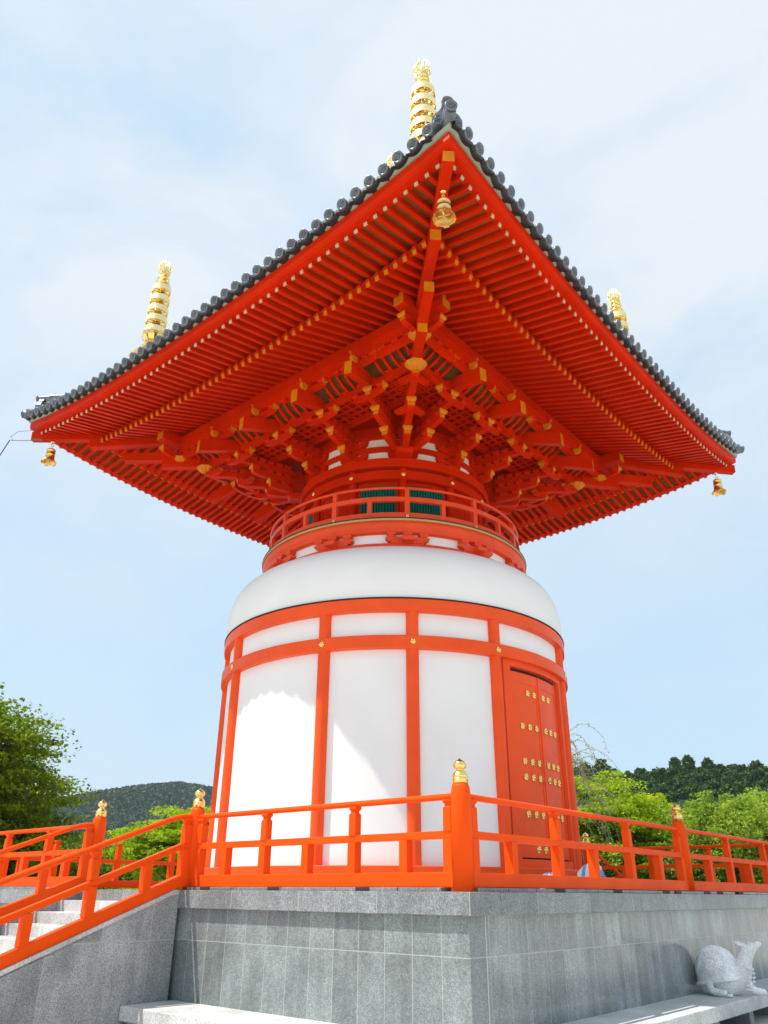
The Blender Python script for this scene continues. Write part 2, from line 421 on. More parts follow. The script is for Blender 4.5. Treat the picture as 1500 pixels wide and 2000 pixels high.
def railing(label, p0, p1, mains, talls, shorts, slope=0.0, group='vermilion railings round the platform', t_bend=0.22, dz=0.0):
    """p0 -> p1 in plan; t = metres from p0; slope = fall per metre"""
    p0 = Vector((*p0, 0)); p1 = Vector((*p1, 0)); d = (p1 - p0).normalized(); L = (p1 - p0).length
    ang = math.atan2(d.y, d.x)
    t_ = thing('railing', label, 'railing', (p0.x, p0.y, dz), ang, group)
    zf = lambda t: -slope * max(0.0, t - t_bend)
    def rail(name, pts, w, h):
        b_ = MB()
        for (a, b2) in zip(pts[:-1], pts[1:]):
            b_.bar((a[0], 0, a[1]), (b2[0], 0, b2[1]), w, h)
        return bevel(b_.build(name, RAILV, t_), 0.006)
    if slope:
        k = math.cos(math.atan(slope))
        for nm, z, w, h in (('base_rail', 0.012, 0.13, 0.152), ('middle_rail', 0.513, 0.085, 0.084)):
            b_ = MB()
            b_.prism((0, 0, 0), (1, 0, 0), (0, 0, 1), (0, 1, 0),
                     [(0.0, z), (t_bend, z), (L, z - slope * (L - t_bend)), (L, z + h - slope * (L - t_bend)), (t_bend, z + h), (0, z + h)], -w / 2, w / 2)
            bevel(b_.build(nm, RAILV, t_), 0.006)
        pts = [(0.09, 0, 0.965), (0.15, 0, 0.966), (0.26, 0, 0.955), (0.38, 0, 0.93), (0.52, 0, 0.885)]
        for q in range(1, 12):
            t = 0.52 + (L - 0.52) * q / 11; pts.append((t, 0, 0.885 - slope * 0.985 * (t - 0.52)))
    else:
        rail('base_rail', [(0, 0.012), (L, 0.012)], 0.13, 0.152)
        rail('middle_rail', [(0, 0.513), (L, 0.513)], 0.085, 0.084)
        pts = [(0.08, 0, 0.967), (L - 0.08, 0, 0.967)]
        if mains and len(mains) > 2: pts = None
    if pts is None:
        ms = sorted(mains)
        for a, b2 in zip(ms[:-1], ms[1:]):
            b_ = MB(); b_.tube([(a + 0.09, 0, 0.967), ((a + b2) / 2, 0, 0.967), (b2 - 0.09, 0, 0.967)], 0.037, 14); b_.build('handrail', RAILV, t_)
    else:
        b_ = MB(); b_.tube(pts, 0.037, 14); b_.build('handrail', RAILV, t_)
    for t in mains:
        o = put('round_post', post_me, t_, (t, 0, zf(t)))
        put('gilt_cap', fin_me, o)
    for t in talls:
        o = put('tall_baluster', tall_me, t_, (t, 0, zf(t))); bevel(o, 0.005)
    for t in shorts:
        o = put('short_baluster', short_me, t_, (t, 0, zf(t))); bevel(o, 0.005)
    return t_
rA = railing('vermilion railing from the near platform corner to the right side of the stairs', (6, -6), (1.09, -6), [0, 4.91], [0.17, 1.65, 3.32, 4.75], [0.82, 2.48, 4.14])
rB = railing('long vermilion railing along the right edge of the platform, receding to the right', (6, -6), (6, 6), [6.507, 12.0], [0.19, 2.16, 4.36, 6.34, 8.758, 10.95, 11.83], [1.02, 3.17, 5.42, 7.639, 9.85])
rC = railing('sloping vermilion stair railing nearest the camera, dropping to the left frame edge', (1.09, -6), (1.09, -10.4), [], [0.17, 1.61, 3.27], [0.78, 2.43, 4.1], slope=0.375)
rD = railing('sloping vermilion railing on the far side of the stairs', (-1.65, -6), (-1.65, -10.4), [0], [0.17, 1.61, 3.27], [0.86, 2.43, 4.1], slope=0.375)
rE = railing('vermilion railing left of the stairs up to the left platform corner', (-1.65, -6), (-6, -6), [4.35], [0.17, 1.62, 3.2, 4.18], [0.9, 2.4])
rF = railing('distant vermilion railing along the far left edge of the platform', (-6, -6), (-6, 6), [5.81, 9.1, 12.0], [0.2, 1.65, 3.2, 4.7, 9.3, 10.6, 11.8], [0.9, 2.4, 3.95, 9.95, 11.2])
rG = railing('distant vermilion railing along the back edge seen behind the door side', (6, 6), (-6, 6), [4.56, 8.0], [0.2, 1.5, 2.9, 4.35, 8.2, 9.7, 11.2], [0.8, 2.2, 3.6, 8.9, 10.4])
rH = railing('sloping vermilion back stair railing seen behind the plastic bag', (1.44, 6), (1.44, 9.5), [], [0.17, 1.61, 3.2], [0.86, 2.4], slope=0.375)
# dark rubber feet under the near base rails
for x in (1.62, 3.05, 4.62):
    pb('rail_foot', (x - 0, -6.075, -0.012), (0.11, 0.07, 0.020), RUBBER, plat)
for y in (-4.1, -2.45, -0.75, 1.0, 2.7):
    pb('rail_foot', (6.075, y, -0.012), (0.07, 0.13, 0.022), RUBBER, plat)

# ------------------------------------------------------------------ pagoda: round body
pag = thing('pagoda', 'white and vermilion two-storey pagoda with a round body, huge square tiled roof and gold spires', 'pagoda', (0, 0, 0))
def part(mb_, name, mats, bev=0.0, rz=0.0, loc=(0, 0, 0), parent=pag):
    o = mb_.build(name, mats, parent, loc, rz)
    if bev: bevel(o, bev)
    return o
def ring(name, r0, r1, z0, z1, m=VERM, n=120, ch=0.012, parent=pag):
    b_ = MB()
    b_.lathe([(r0, z0), (r1 - ch, z0)], n=n, smooth=False); b_.lathe([(r1 - ch, z0), (r1, z0 + ch)], n=n)
    b_.lathe([(r1, z0 + ch), (r1, z1 - ch)], n=n); b_.lathe([(r1, z1 - ch), (r1 - ch, z1)], n=n); b_.lathe([(r1 - ch, z1), (r0, z1)], n=n, smooth=False)
    return part(b_, name, m)
ROS = MB()
ROS.lathe([(0.0005, 0.040), (0.014, 0.038), (0.020, 0.028), (0.024, 0.018), (0.040, 0.016)], n=18)
for k in range(6):
    a = PI / 3 * k
    ROS.add([(0.018 * C(a - .5), 0.018 * S(a - .5), 0.016), (0.050 * C(a - .38), 0.050 * S(a - .38), 0.010), (0.062 * C(a), 0.062 * S(a), 0.016),
             (0.050 * C(a + .38), 0.050 * S(a + .38), 0.010), (0.018 * C(a + .5), 0.018 * S(a + .5), 0.016), (0.040 * C(a), 0.040 * S(a), 0.026)],
            [(0, 1, 5), (1, 2, 5), (2, 3, 5), (3, 4, 5), (4, 0, 5)])
ROS.lathe([(0.0005, 0.0), (0.050, 0.0), (0.052, 0.010), (0.038, 0.016)], n=18)
ROS.v = [(p[2], p[0], p[1]) for p in ROS.v]       # axis -> +X
ros_me = ROS.mesh('rosette_stud', GOLD)
def rosette(parent, r, deg, z, s=1.0, name='rosette_stud'):
    o = put(name, ros_me, parent, pol(r, deg, z), R(deg)); o.scale = (s, s, s); return o

base = ring('base_ring', 3.5, 3.97, -0.03, 0.355, BODYV)
wall = MB(); wall.lathe([(3.785, 0.35), (3.785, 4.80)], n=160, a0=R(16.9), a1=R(343.1)); wall.lathe([(3.785, 4.04), (3.785, 4.80)], n=16, a0=R(-16.9), a1=R(16.9)); wall = part(wall, 'round_wall', PLAST)
AZ = [-45]
for q in range(4):
    AZ += [90 * q - 19.4, 90 * q + 19.4] + ([90 * q - 45] if q else [])
for a in AZ:
    b_ = MB(); b_.lathe([(0.120, 0.345), (0.120, 4.77)], pol(3.800, a, 0), n=20); part(b_, 'body_column', BODYV)
nuki = ring('lower_tie_ring', 3.60, 3.935, 4.045, 4.290, BODYV)
for a in AZ: rosette(nuki, 3.930, a, 4.17, 1.0); rosette(base, 3.965, a, 0.17, 0.95)
tie = ring('upper_tie_ring', 3.60, 3.930, 4.765, 5.015, BODYV)
b_ = MB(); b_.lathe([(3.6, 5.017), (3.945, 5.017), (3.945, 5.034), (3.6, 5.034)], n=120, smooth=False); part(b_, 'flashing_ring', BLACK)
dome = MB()
DP = [(3.880, 5.034), (3.905, 5.15), (3.915, 5.35), (3.905, 5.55), (3.870, 5.75), (3.805, 5.94), (3.70, 6.11), (3.56, 6.24), (3.40, 6.33), (3.22, 6.395), (3.05, 6.425)]
dome.lathe(DP, n=160); part(dome, 'white_dome', PLAST)

# doors in the four bays
def door(c):
    g = MB()
    g.sector(3.70, 3.835, 0.355, 4.045, R(c - 16.9), R(c - 14.3), 3); g.sector(3.70, 3.835, 0.355, 4.045, R(c + 14.3), R(c + 16.9), 3)
    g.sector(3.70, 3.835, 3.93, 4.045, R(c - 14.3), R(c + 14.3), 10); g.sector(3.70, 3.820, 0.355, 0.50, R(c - 14.3), R(c + 14.3), 10)
    g.sector(3.70, 3.800, 0.50, 3.93, R(c - 14.3), R(c - 13.7), 1); g.sector(3.70, 3.800, 0.50, 3.93, R(c + 13.7), R(c + 14.3), 1)
    fr = part(g, 'door_frame', BODYV)
    g = MB(); g.sector(3.700, 3.725, 0.5, 3.93, R(c - 13.7), R(c + 13.7), 10); o = g.build('door_shadow_gap', DARK, fr)
    for s_ in (-1, 1):
        g = MB()
        a0, a1 = sorted((c + s_ * 0.25, c + s_ * 13.4))
        g.sector(3.725, 3.755, 0.53, 3.86, R(a0), R(a1), 8)
        b0, b1 = sorted((c + s_ * 1.35, c + s_ * 12.0))
        # raised stiles and rails leave a sunk panel
        g.sector(3.755, 3.766, 0.53, 3.86, R(min(c + s_ * .25, c + s_ * 1.35)), R(max(c + s_ * .25, c + s_ * 1.35)), 1)
        g.sector(3.755, 3.766, 0.53, 3.86, R(min(c + s_ * 12.0, c + s_ * 13.4)), R(max(c + s_ * 12.0, c + s_ * 13.4)), 1)
        g.sector(3.755, 3.766, 3.66, 3.86, R(b0), R(b1), 7); g.sector(3.755, 3.766, 0.53, 0.76, R(b0), R(b1), 7)
        lf = part(g, 'door_leaf', BODYV)
        for z, offs in ((3.48, (2.6, 6.0)), (2.83, (2.6, 6.0, 9.4)), (2.18, (2.6, 6.0, 9.4)), (1.90, (2.6, 6.0, 9.4)), (1.25, (2.6, 6.0, 9.4)), (0.66, (2.6, 6.0))):
            for q in offs: rosette(lf, 3.756, c + s_ * q, z, 1.18, 'gilt_door_stud')
    g = MB(); g.sector(3.755, 3.785, 0.53, 3.86, R(c - 0.45), R(c + 0.45), 1); part(g, 'meeting_stile', BODYV)
door(0)
g = MB(); g.tube([pol(3.80, -2.6, 1.90), pol(3.815, -1.0, 1.865), pol(3.815, 0.8, 1.875), pol(3.80, 2.6, 1.90)], 0.008, 6)
g.tube([pol(3.812, -0.8, 1.87), pol(3.82, -0.9, 1.78)], 0.006, 6); part(g, 'red_door_cord', REDS)

# ------------------------------------------------------------------ balcony
K12 = [-45 + 30 * k for k in range(12)]
ring('dome_collar', 2.9, 3.125, 6.405, 6.520, VERMB)
b_ = MB(); b_.lathe([(3.0, 6.515), (3.0, 6.82)], n=120); part(b_, 'balcony_wall', PLAST)
for a in K12:
    g = MB()
    w = 8.4
    g.sector(3.0, 3.135, 6.600, 6.665, R(a - w), R(a + w), 8, outer=0)
    g.sector(3.0, 3.135, 6.560, 6.600, R(a - w + .7), R(a + w - .7), 8); g.sector(3.0, 3.135, 6.521, 6.560, R(a - w + 1.9), R(a + w - 1.9), 8)
    g.sector(3.0, 3.30, 6.535, 6.625, R(a - 2.2), R(a + 2.2), 2)
    for q in (-6.3, 0, 6.3):
        g.sector(3.0, 3.165, 6.70, 6.765, R(a + q - 1.75), R(a + q + 1.75), 2); g.sector(3.0, 3.15, 6.665, 6.70, R(a + q - 1.3), R(a + q + 1.3), 2)
    o = part(g, 'balcony_bracket', VERMB, 0.004)
    for s_ in (-1, 1):
        e = MB(); e.sector(3.02, 3.137, 6.605, 6.660, R(a + s_ * (w - .02)), R(a + s_ * (w + .12)), 1); e.build('gilt_end', OCHRE, o)
b_ = MB()
b_.lathe([(3.0, 6.765), (3.135, 6.765), (3.14, 6.80), (3.165, 6.83), (3.20, 6.87), (3.215, 6.93), (3.215, 6.995), (3.2, 7.0)], n=140); fl = part(b_, 'balcony_floor', VERMB)
b_ = MB(); b_.lathe([(3.0, 7.0), (3.235, 7.0), (3.235, 7.045), (3.0, 7.045)], n=140, smooth=False); b_.build('edge_board', FLOORG, fl)
b_ = MB(); b_.lathe([(2.2, 7.047), (3.245, 7.047), (3.245, 7.068), (2.2, 7.068)], n=140, smooth=False); b_.build('edge_flashing', BLACK, fl)
def rring(name, r, w, z0, z1):
    b_ = MB(); b_.lathe([(r - w / 2, z0), (r + w / 2, z0), (r + w / 2, z1), (r - w / 2, z1), (r - w / 2, z0)], n=140, smooth=False); return part(b_, name, VERMB)
br = rring('balcony_base_rail', 3.07, 0.10, 7.070, 7.235)
rring('balcony_middle_rail', 3.07, 0.07, 7.515, 7.620)
b_ = MB(); b_.lathe([(3.07 + 0.032 * C(t), 7.845 + 0.032 * S(t)) for t in [2 * PI * k / 10 for k in range(11)]][::-1], n=140); part(b_, 'balcony_handrail', VERMB)
for a in K12:
    g = MB(); g.box((3.07, 0, 7.375), (0.05, 0.052, 0.142)); g.box((3.07, 0, 7.69), (0.045, 0.045, 0.072)); g.box((3.07, 0, 7.795), (0.045, 0.05, 0.028)); g.box((3.07, 0, 7.765), (0.03, 0.03, 0.01))
    part(g, 'balcony_post', VERMB, 0.004, R(a))
    g = MB(); g.box((3.07, 0, 7.375), (0.045, 0.045, 0.142)); part(g, 'balcony_short_post', VERMB, 0.004, R(a + 15))
    rosette(br, 3.12, a, 7.15, 0.8)

# ------------------------------------------------------------------ neck storey
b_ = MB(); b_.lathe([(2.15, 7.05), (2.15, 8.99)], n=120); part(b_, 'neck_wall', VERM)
ring('neck_sill_ring', 2.1, 2.33, 7.06, 7.25)
nk = ring('neck_tie_ring', 2.1, 2.375, 8.455, 8.690)
ring('neck_crown_ring', 2.1, 2.425, 8.765, 8.985)
b_ = MB(); b_.lathe([(2.20, 8.685), (2.20, 8.77)], n=120); part(b_, 'neck_plaster_strip', CREAMW)
for a in K12:
    b_ = MB(); b_.lathe([(0.085, 7.24), (0.085, 8.77)], pol(2.265, a, 0), n=16); part(b_, 'neck_column', VERM)
    rosette(nk, 2.372, a, 8.575, 0.85)
for k in range(12):
    c = -30 + 30 * k
    if c % 90:
        g = MB()
        g.sector(2.14, 2.215, 7.25, 8.455, R(c - 12.4), R(c - 11.0), 1); g.sector(2.14, 2.215, 7.25, 8.455, R(c + 11.0), R(c + 12.4), 1)
        g.sector(2.14, 2.215, 8.375, 8.455, R(c - 11), R(c + 11), 6); g.sector(2.14, 2.215, 7.25, 7.33, R(c - 11), R(c + 11), 6)
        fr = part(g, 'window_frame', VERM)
        g = MB()
        for q in range(13): g.sector(2.165, 2.195, 7.33, 8.375, R(c - 10.7 + q * 1.70), R(c - 10.7 + q * 1.70 + 1.0), 1)
        g.build('window_slats', GREEN, fr)
        g = MB(); g.sector(2.150, 2.158, 7.33, 8.375, R(c - 11), R(c + 11), 6); g.build('window_recess', mat('window_recess_dark', (0.0, 0.045, 0.032), 0.6, spec=0.05) if k == 0 else bpy.data.materials['window_recess_dark'], fr)
    else:
        g = MB()
        g.sector(2.14, 2.215, 7.25, 8.455, R(c - 12.4), R(c - 10.8), 1); g.sector(2.14, 2.215, 7.25, 8.455, R(c + 10.8), R(c + 12.4), 1)
        g.sector(2.14, 2.215, 8.35, 8.455, R(c - 10.8), R(c + 10.8), 6); g.sector(2.14, 2.195, 7.25, 8.35, R(c - 0.5), R(c + 0.5), 1)
        g.sector(2.14, 2.180, 7.25, 8.35, R(c - 10.8), R(c - .5), 5); g.sector(2.14, 2.180, 7.25, 8.35, R(c + .5), R(c + 10.8), 5)
        part(g, 'neck_door', VERM)
# plaster collar above the neck with stepped wall brackets
b_ = MB(); b_.lathe([(2.22, 8.98), (2.22, 9.62)], n=120); part(b_, 'bracket_wall', CREAMW)
b_ = MB(); b_.lathe([(2.24, 9.62), (2.24, 10.0)], n=120); part(b_, 'bracket_wall', VERM)
ring('wall_beam_ring', 2.2, 2.285, 9.245, 9.375, ch=0.004); ring('wall_beam_ring', 2.2, 2.285, 9.60, 9.72, ch=0.004)
for a in K12:
    g = MB()
    for z0, w in ((9.03, 8.8), (9.385, 8.8)):
        g.sector(2.2, 2.31, z0 + 0.085, z0 + 0.145, R(a - w), R(a + w), 6)
        g.sector(2.2, 2.31, z0 + 0.055, z0 + 0.085, R(a - w + .5), R(a + w - .5), 6); g.sector(2.2, 2.31, z0 + 0.028, z0 + 0.055, R(a - w + 1.4), R(a + w - 1.4), 6)
        g.sector(2.2, 2.31, z0, z0 + 0.028, R(a - w + 3.0), R(a + w - 3.0), 6)
        for q in (-w + 1.7, 0, w - 1.7):
            g.sector(2.2, 2.33, z0 + 0.145, z0 + 0.212, R(a + q - 2.0), R(a + q + 2.0), 2)
    g.sector(2.2, 2.42, 8.987, 9.028, R(a - 3.4), R(a + 3.4), 2)
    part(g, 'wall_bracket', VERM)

# ------------------------------------------------------------------ bracket clusters
ZJ = [9.30, 9.55, 9.78]
MATS_B = [VERM, OCHRE]
def block(mb_, c, d, p, z0, h, half, gold=False):
    """bearing block: flared lower half, upright upper half"""
    c = Vector((*c, 0)); d = Vector((*d, 0)); p = Vector((*p, 0))
    def lv(z, w): return [c + d * (a * w) + p * (b_ * w) + Vector((0, 0, z)) for a, b_ in ((1, -1), (1, 1), (-1, 1), (-1, -1))]
    vs = lv(z0, half * 0.68) + lv(z0 + h * 0.45, half) + lv(z0 + h, half)
    fs = [(3, 2, 1, 0), (8, 9, 10, 11)]; ms = [0, 0]
    for j in (0, 4):
        for i in range(4):
            fs.append((j + i, j + (i + 1) % 4, j + 4 + (i + 1) % 4, j + 4 + i)); ms.append(1 if (gold and i == 0) else 0)
    mb_.add(vs, fs, 0, mis=ms)
def hij(mb_, c, d, z0, z1, s0, s1, w, gold=(False, True), curve=(False, True)):
    """bracket arm along d from s0 to s1 with a curved underside at the ends"""
    h = z1 - z0; cv = min(0.24, (s1 - s0) * 0.33)
    pts = []; em = {}
    if curve[0]:
        pts += [(s0, z0 + h * .36), (s0 + cv * .15, z0 + h * .24), (s0 + cv * .5, z0 + h * .1), (s0 + cv, z0)]
    else: pts += [(s0, z0)]
    if curve[1]:
        pts += [(s1 - cv, z0), (s1 - cv * .5, z0 + h * .1), (s1 - cv * .15, z0 + h * .26), (s1, z0 + h * .40)]
    else: pts += [(s1, z0)]
    i1 = len(pts) - 1
    pts += [(s1, z1), (s0, z1)]
    if gold[1]: em[i1] = 1
    if gold[0]: em[len(pts) - 1] = 1
    p = (-d[1], d[0], 0)
    mb_.prism((c[0], c[1], 0), (d[0], d[1], 0), (0, 0, 1), p, pts, -w / 2, w / 2, 0, em)
def arm(mb_, B, tipxy, zj=ZJ, w=0.125, z_first=9.06, cross=True, diag=False, side=(1, 0)):
    B = Vector(B); T = [Vector(t) for t in tipxy]
    d = (T[-1] - B).normalized(); p = Vector((-d.y, d.x))
    D = [(t - B).dot(d) for t in T]
    zb = [z_first] + zj[:-1]
    for i, (s1, z0) in enumerate(zip(D, zb)):
        zt = zj[i] - 0.095
        hij(mb_, B, d, z0, zt, -0.1, s1, w)
        block(mb_, B + d * (s1 - 0.055), d, p, zt - 0.012, 0.107, 0.108, True)
        s = 0.08 if i else 0.12
        while s < s1 - 0.25:
            block(mb_, B + d * s, d, p, zt, 0.095, 0.092)
            s += 0.235
    return B, d, p, D
def cluster_side(sx):
    """column at +-15 degrees from the side's middle; side 0 faces -y"""
    mb_ = MB()
    P = lambda o: (sx * (0.6 + 0.15 * (o - 2.61)), -o)
    B, d, p, D = arm(mb_, P(2.26), [P(2.61), P(3.08), P(3.49)])
    finish_arm(mb_, P, d, (2.61, 3.08, 3.49))
    return mb_
def finish_arm(mb_, P, d, tips):
    # cross arm parallel to the eave at the third step, outer cross arm under the purlin
    x = (1, 0)
    for o, z0, z1, hl in ((3.42, 9.555, 9.680, 0.42),):
        c = P(o)
        hij(mb_, c, x, z0, z1, -hl, hl, 0.11, (True, True), (True, True))
        for q in (-hl + .06, hl - .06): block(mb_, (c[0] + q, c[1]), (1 if q > 0 else -1, 0), (0, 1), z1 - .01, 0.105, 0.095, True)
    c = P(3.95)
    hij(mb_, c, x, 9.985, 10.095, -0.47, 0.47, 0.12, (True, True), (True, True))
    for q in (-.42, 0, .42): block(mb_, (c[0] + q, c[1]), (1 if q > 0 else -1, 0), (0, 1), 10.08, 0.095, 0.095, q != 0)
corner_tails = {}
def cluster_corner():
    """corner column on the -45 degree line (x, -y)"""
    mb_ = MB()
    PX = lambda o: (1.72 + 0.31 * (o - 2.05), -o)
    arm(mb_, PX(2.12), [PX(2.61), PX(3.08), PX(3.49)]); finish_arm(mb_, PX, None, None)
    n0 = len(mb_.v)
    m2 = MB(); arm(m2, PX(2.12), [PX(2.61), PX(3.08), PX(3.49)]); finish_arm(m2, PX, None, None)
    # mirror across the diagonal: (x, y) -> (-y, -x)
    o = len(mb_.v)
    mb_.v += [(-v[1], -v[0], v[2]) for v in m2.v]; mb_.f += [[o + i for i in f[::-1]] for f in m2.f]; mb_.m += m2.m; mb_.sm += m2.sm
    arm(mb_, (1.72, -1.72), [(2.316, -2.316), (2.852, -2.852), (3.446, -3.446)], w=0.15)
    s2 = math.sqrt(.5)
    # small crossing arms under the diagonal, and the corner bearing block
    for q, z0 in ((2.78, 9.33), (3.36, 9.56)):
        for dd in ((1, 0), (0, -1)):
            hij(mb_, (q, -q), dd, z0, z0 + .12, -0.42, 0.0, 0.11, (True, False), (True, False))
    block(mb_, (1.80, -1.80), (s2, -s2), (s2, s2), 8.988, 0.115, 0.20)
    q = 3.95
    for dd, sg in (((1, 0), -1), ((0, -1), -1)):
        hij(mb_, (q, -q), dd, 9.985, 10.11, -1.12, 0.55, 0.125, (True, True), (False, True))
        c = Vector((q, -q)) + Vector(dd) * 0.50; block(mb_, c, dd, (-dd[1], dd[0]), 10.09, 0.10, 0.10, True)
        for k in (-.95, -.62, -.3): block(mb_, Vector((q, -q)) + Vector(dd) * k, dd, (-dd[1], dd[0]), 10.108, 0.07, 0.08)
    return mb_
cs = {s_: cluster_side(s_).mesh('bracket_set', MATS_B) for s_ in (-1, 1)}
cc_ = cluster_corner().mesh('corner_bracket_set', MATS_B)
tm = {}
for s_ in (-1, 1):
    for nm, f in (('a', lambda o: (s_ * (0.6 + 0.15 * (o - 2.61)), -o)), ('b', lambda o: (s_ * (1.72 + 0.31 * (o - 2.05)), -o))):
        g = MB(); a = Vector((*f(3.0), 9.97)); e = Vector((*f(4.45), 9.475))
        dd = Vector((e.x - a.x, e.y - a.y, 0)); L_ = dd.length; dd.normalize()
        g.prism((a.x, a.y, 0), dd, (0, 0, 1), (-dd.y, dd.x, 0), [(0, a.z), (L_, e.z), (L_, e.z + .31), (0, a.z + .31)], -0.082, 0.082, 0, {1: 1})
        tm[(s_, nm)] = g.mesh('tail_rafter', MATS_B)
g = MB(); g.bar((2.9, -2.9, 9.86), (4.25, -4.25, 9.735), 0.19, 0.20, 0, e1=1); td1 = g.mesh('diagonal_tail_rafter', MATS_B)
g = MB(); g.bar((3.3, -3.3, 10.02), (4.94, -4.94, 9.875), 0.19, 0.22, 0, e1=1); td2 = g.mesh('diagonal_tail_rafter', MATS_B)
# carved gilt noses and leaf caps
g = MB()
g.prism((0, -4.05, 0), (0, -1, 0), (0, 0, 1), (1, 0, 0), [(0.0, 10.03), (0.07, 10.01), (0.14, 10.03), (0.17, 10.07), (0.18, 10.11), (0.15, 10.15), (0.12, 10.13), (0.09, 10.16), (0.05, 10.14), (0, 10.16)], -0.038, 0.038)
g.tube([(0, -4.20, 10.15), (0, -4.25, 10.17), (0, -4.27, 10.21), (0, -4.24, 10.235), (0, -4.21, 10.21)], 0.010, 6)
nose_me = g.mesh('gilt_nose', GOLD if False else OCHRE)
g = MB()
n = 9
for k in range(n):      # lotus-leaf skirt, petals hanging from the crossing
    a = 2 * PI * k / n; w = PI / n * 1.05
    pr = [(0.055, -0.13), (0.12, -0.10), (0.19, -0.035), (0.235, 0.0)]
    vs = []
    for r, z in pr:
        for q in (-w, 0, w): vs.append((r * C(a + q), r * S(a + q), z - (0.022 if q == 0 else 0)))
    g.add(vs, [(3 * i + j, 3 * i + j + 1, 3 * i + j + 4, 3 * i + j + 3) for i in range(3) for j in range(2)])
g.lathe([(0.0005, -0.13), (0.07, -0.13), (0.08, -0.1)], n=12); g.lathe([(0.0005, 0.0), (0.22, 0.0)], n=18)
leaf_me = g.mesh('gilt_leaf_cap', OCHRE)
for q in range(4):
    rz = q * PI / 2
    for s_ in (-1, 1):
        o = put('bracket_set', cs[s_], pag, (0, 0, 0.0), rz)
        put('tail_rafter', tm[(s_, 'a')], o)
        x3 = s_ * (0.6 + .15 * 1.4); put('gilt_nose', nose_me, o, (x3, 0, 0))
    o = put('corner_bracket_set', cc_, pag, (0, 0, 0.0), rz)
    put('tail_rafter', tm[(1, 'b')], o)
    t2 = put('tail_rafter', tm[(-1, 'b')], o, (0, 0, 0), PI / 2)
    put('diagonal_tail_rafter', td1, o); put('diagonal_tail_rafter', td2, o)
    x3 = 1.72 + .31 * 1.95
    put('gilt_nose', nose_me, o, (x3, 0, 0)); put('gilt_nose', nose_me, o, (0, 0, 0), PI / 2).location = (0, -x3 + 0.0, 0)
    put('gilt_leaf_cap', leaf_me, o, (3.46, -3.46, 9.80)); put('gilt_leaf_cap', leaf_me, o, (3.93, -3.93, 10.03))

# ------------------------------------------------------------------ long beams, lattice ceiling, ribs (one set per side)
def sweep(mb_, sec, up, x1=None, n=44, mi=0, closed=True, mitre=True, smooth=False):
    """section points (o, z) swept along one side (side 0 faces -y); up(x) lifts; mitred ends"""
    k = len(sec); base_ = len(mb_.v); vs = []
    for i in range(n + 1):
        t = -1 + 2 * i / n
        for (o, z) in sec:
            x = t * (o if mitre else x1); vs.append((x, -o, z + up(abs(x))))
    fs = []
    for i in range(n):
        for j in range(k if closed else k - 1):
            fs.append((i * k + j, (i + 1) * k + j, (i + 1) * k + (j + 1) % k, i * k + (j + 1) % k))
    if closed: fs += [tuple(range(k)), tuple(n * k + j for j in range(k))[::-1]]
    mb_.add(vs, fs, mi, smooth)
uf = lambda x: 0.42 * (x / 6.17) ** 2.3
ub = lambda x: 0.245 * (x / 5.1) ** 2.5
ut = lambda x: 0.55 * (x / 6.6) ** 2.6
z0_ = lambda x: 0.0
beamA = MB(); beamA.box((0, -3.42, 9.85), (3.47, 0.062, 0.068)); bA = beamA.mesh('step_beam', VERM)
beamI = MB(); beamI.box((0, -2.50, 9.88), (2.56, 0.05, 0.05)); bI = beamI.mesh('inner_beam', VERM)
beamB = MB(); beamB.box((0, -3.95, 10.25), (4.02, 0.07, 0.078)); bB = beamB.mesh('purlin_bearer', VERM)
pur = MB(); pur.box((0, -3.95, 10.475), (4.62, 0.125, 0.145)); pur.box((-4.625, -3.95, 10.475), (0.006, 0.118, 0.138), 1); pur.box((4.625, -3.95, 10.475), (0.006, 0.118, 0.138), 1)
bP = pur.mesh('eave_purlin', MATS_B)
lat = MB()
x = -3.3
while x < 3.31:
    lat.box((x, -2.93, 9.885), (0.024, 0.43, 0.020)); x += 0.206
for y in (2.60, 2.79, 2.98, 3.17): lat.box((0, -y, 9.882), (3.3, 0.024, 0.016))
bL = lat.mesh('lattice_ceiling', VERM)
back = MB(); back.box((0, 0, 9.955), (3.36, 3.36, 0.02)); part(back, 'lattice_back_board', mat('shade_darkened_red', (0.34, 0.010, 0.0), 0.6, spec=0.05))  # vermilion darkened to stand for the shade behind the lattice
rib = MB()
pts = [(3.44, 9.90), (3.55, 9.93), (3.70, 10.00), (3.84, 10.10), (3.90, 10.19), (3.90, 10.24), (3.84, 10.22), (3.76, 10.12), (3.60, 10.02), (3.44, 9.98)]
rib.prism((0, 0, 0), (0, -1, 0), (0, 0, 1), (1, 0, 0), pts, -0.028, 0.028)
rib_x = [(-3.68 + k * 0.21) for k in range(36)]
rib_x = [x for x in rib_x if not any(abs(x - c) < 0.13 for c in (-2.3, -.81, .81, 2.3))]
rb = MB()
sweep(rb, [(3.40, 9.99), (3.62, 10.05), (3.80, 10.16), (3.90, 10.28), (3.90, 10.32), (3.40, 10.05)], z0_, n=2); bS = rb.mesh('rib_back_board', mat('dark_rib_board', (0.13, 0.060, 0.012), 0.8, spec=0.05, var=0.3, vscale=4))
b1 = MB(); block(b1, (0, -3.95), (0, -1), (1, 0), 10.095, 0.078, 0.075)
b2_ = MB(); block(b2_, (0.2, -3.44), (0, -1), (1, 0), 9.919, 0.07, 0.065)
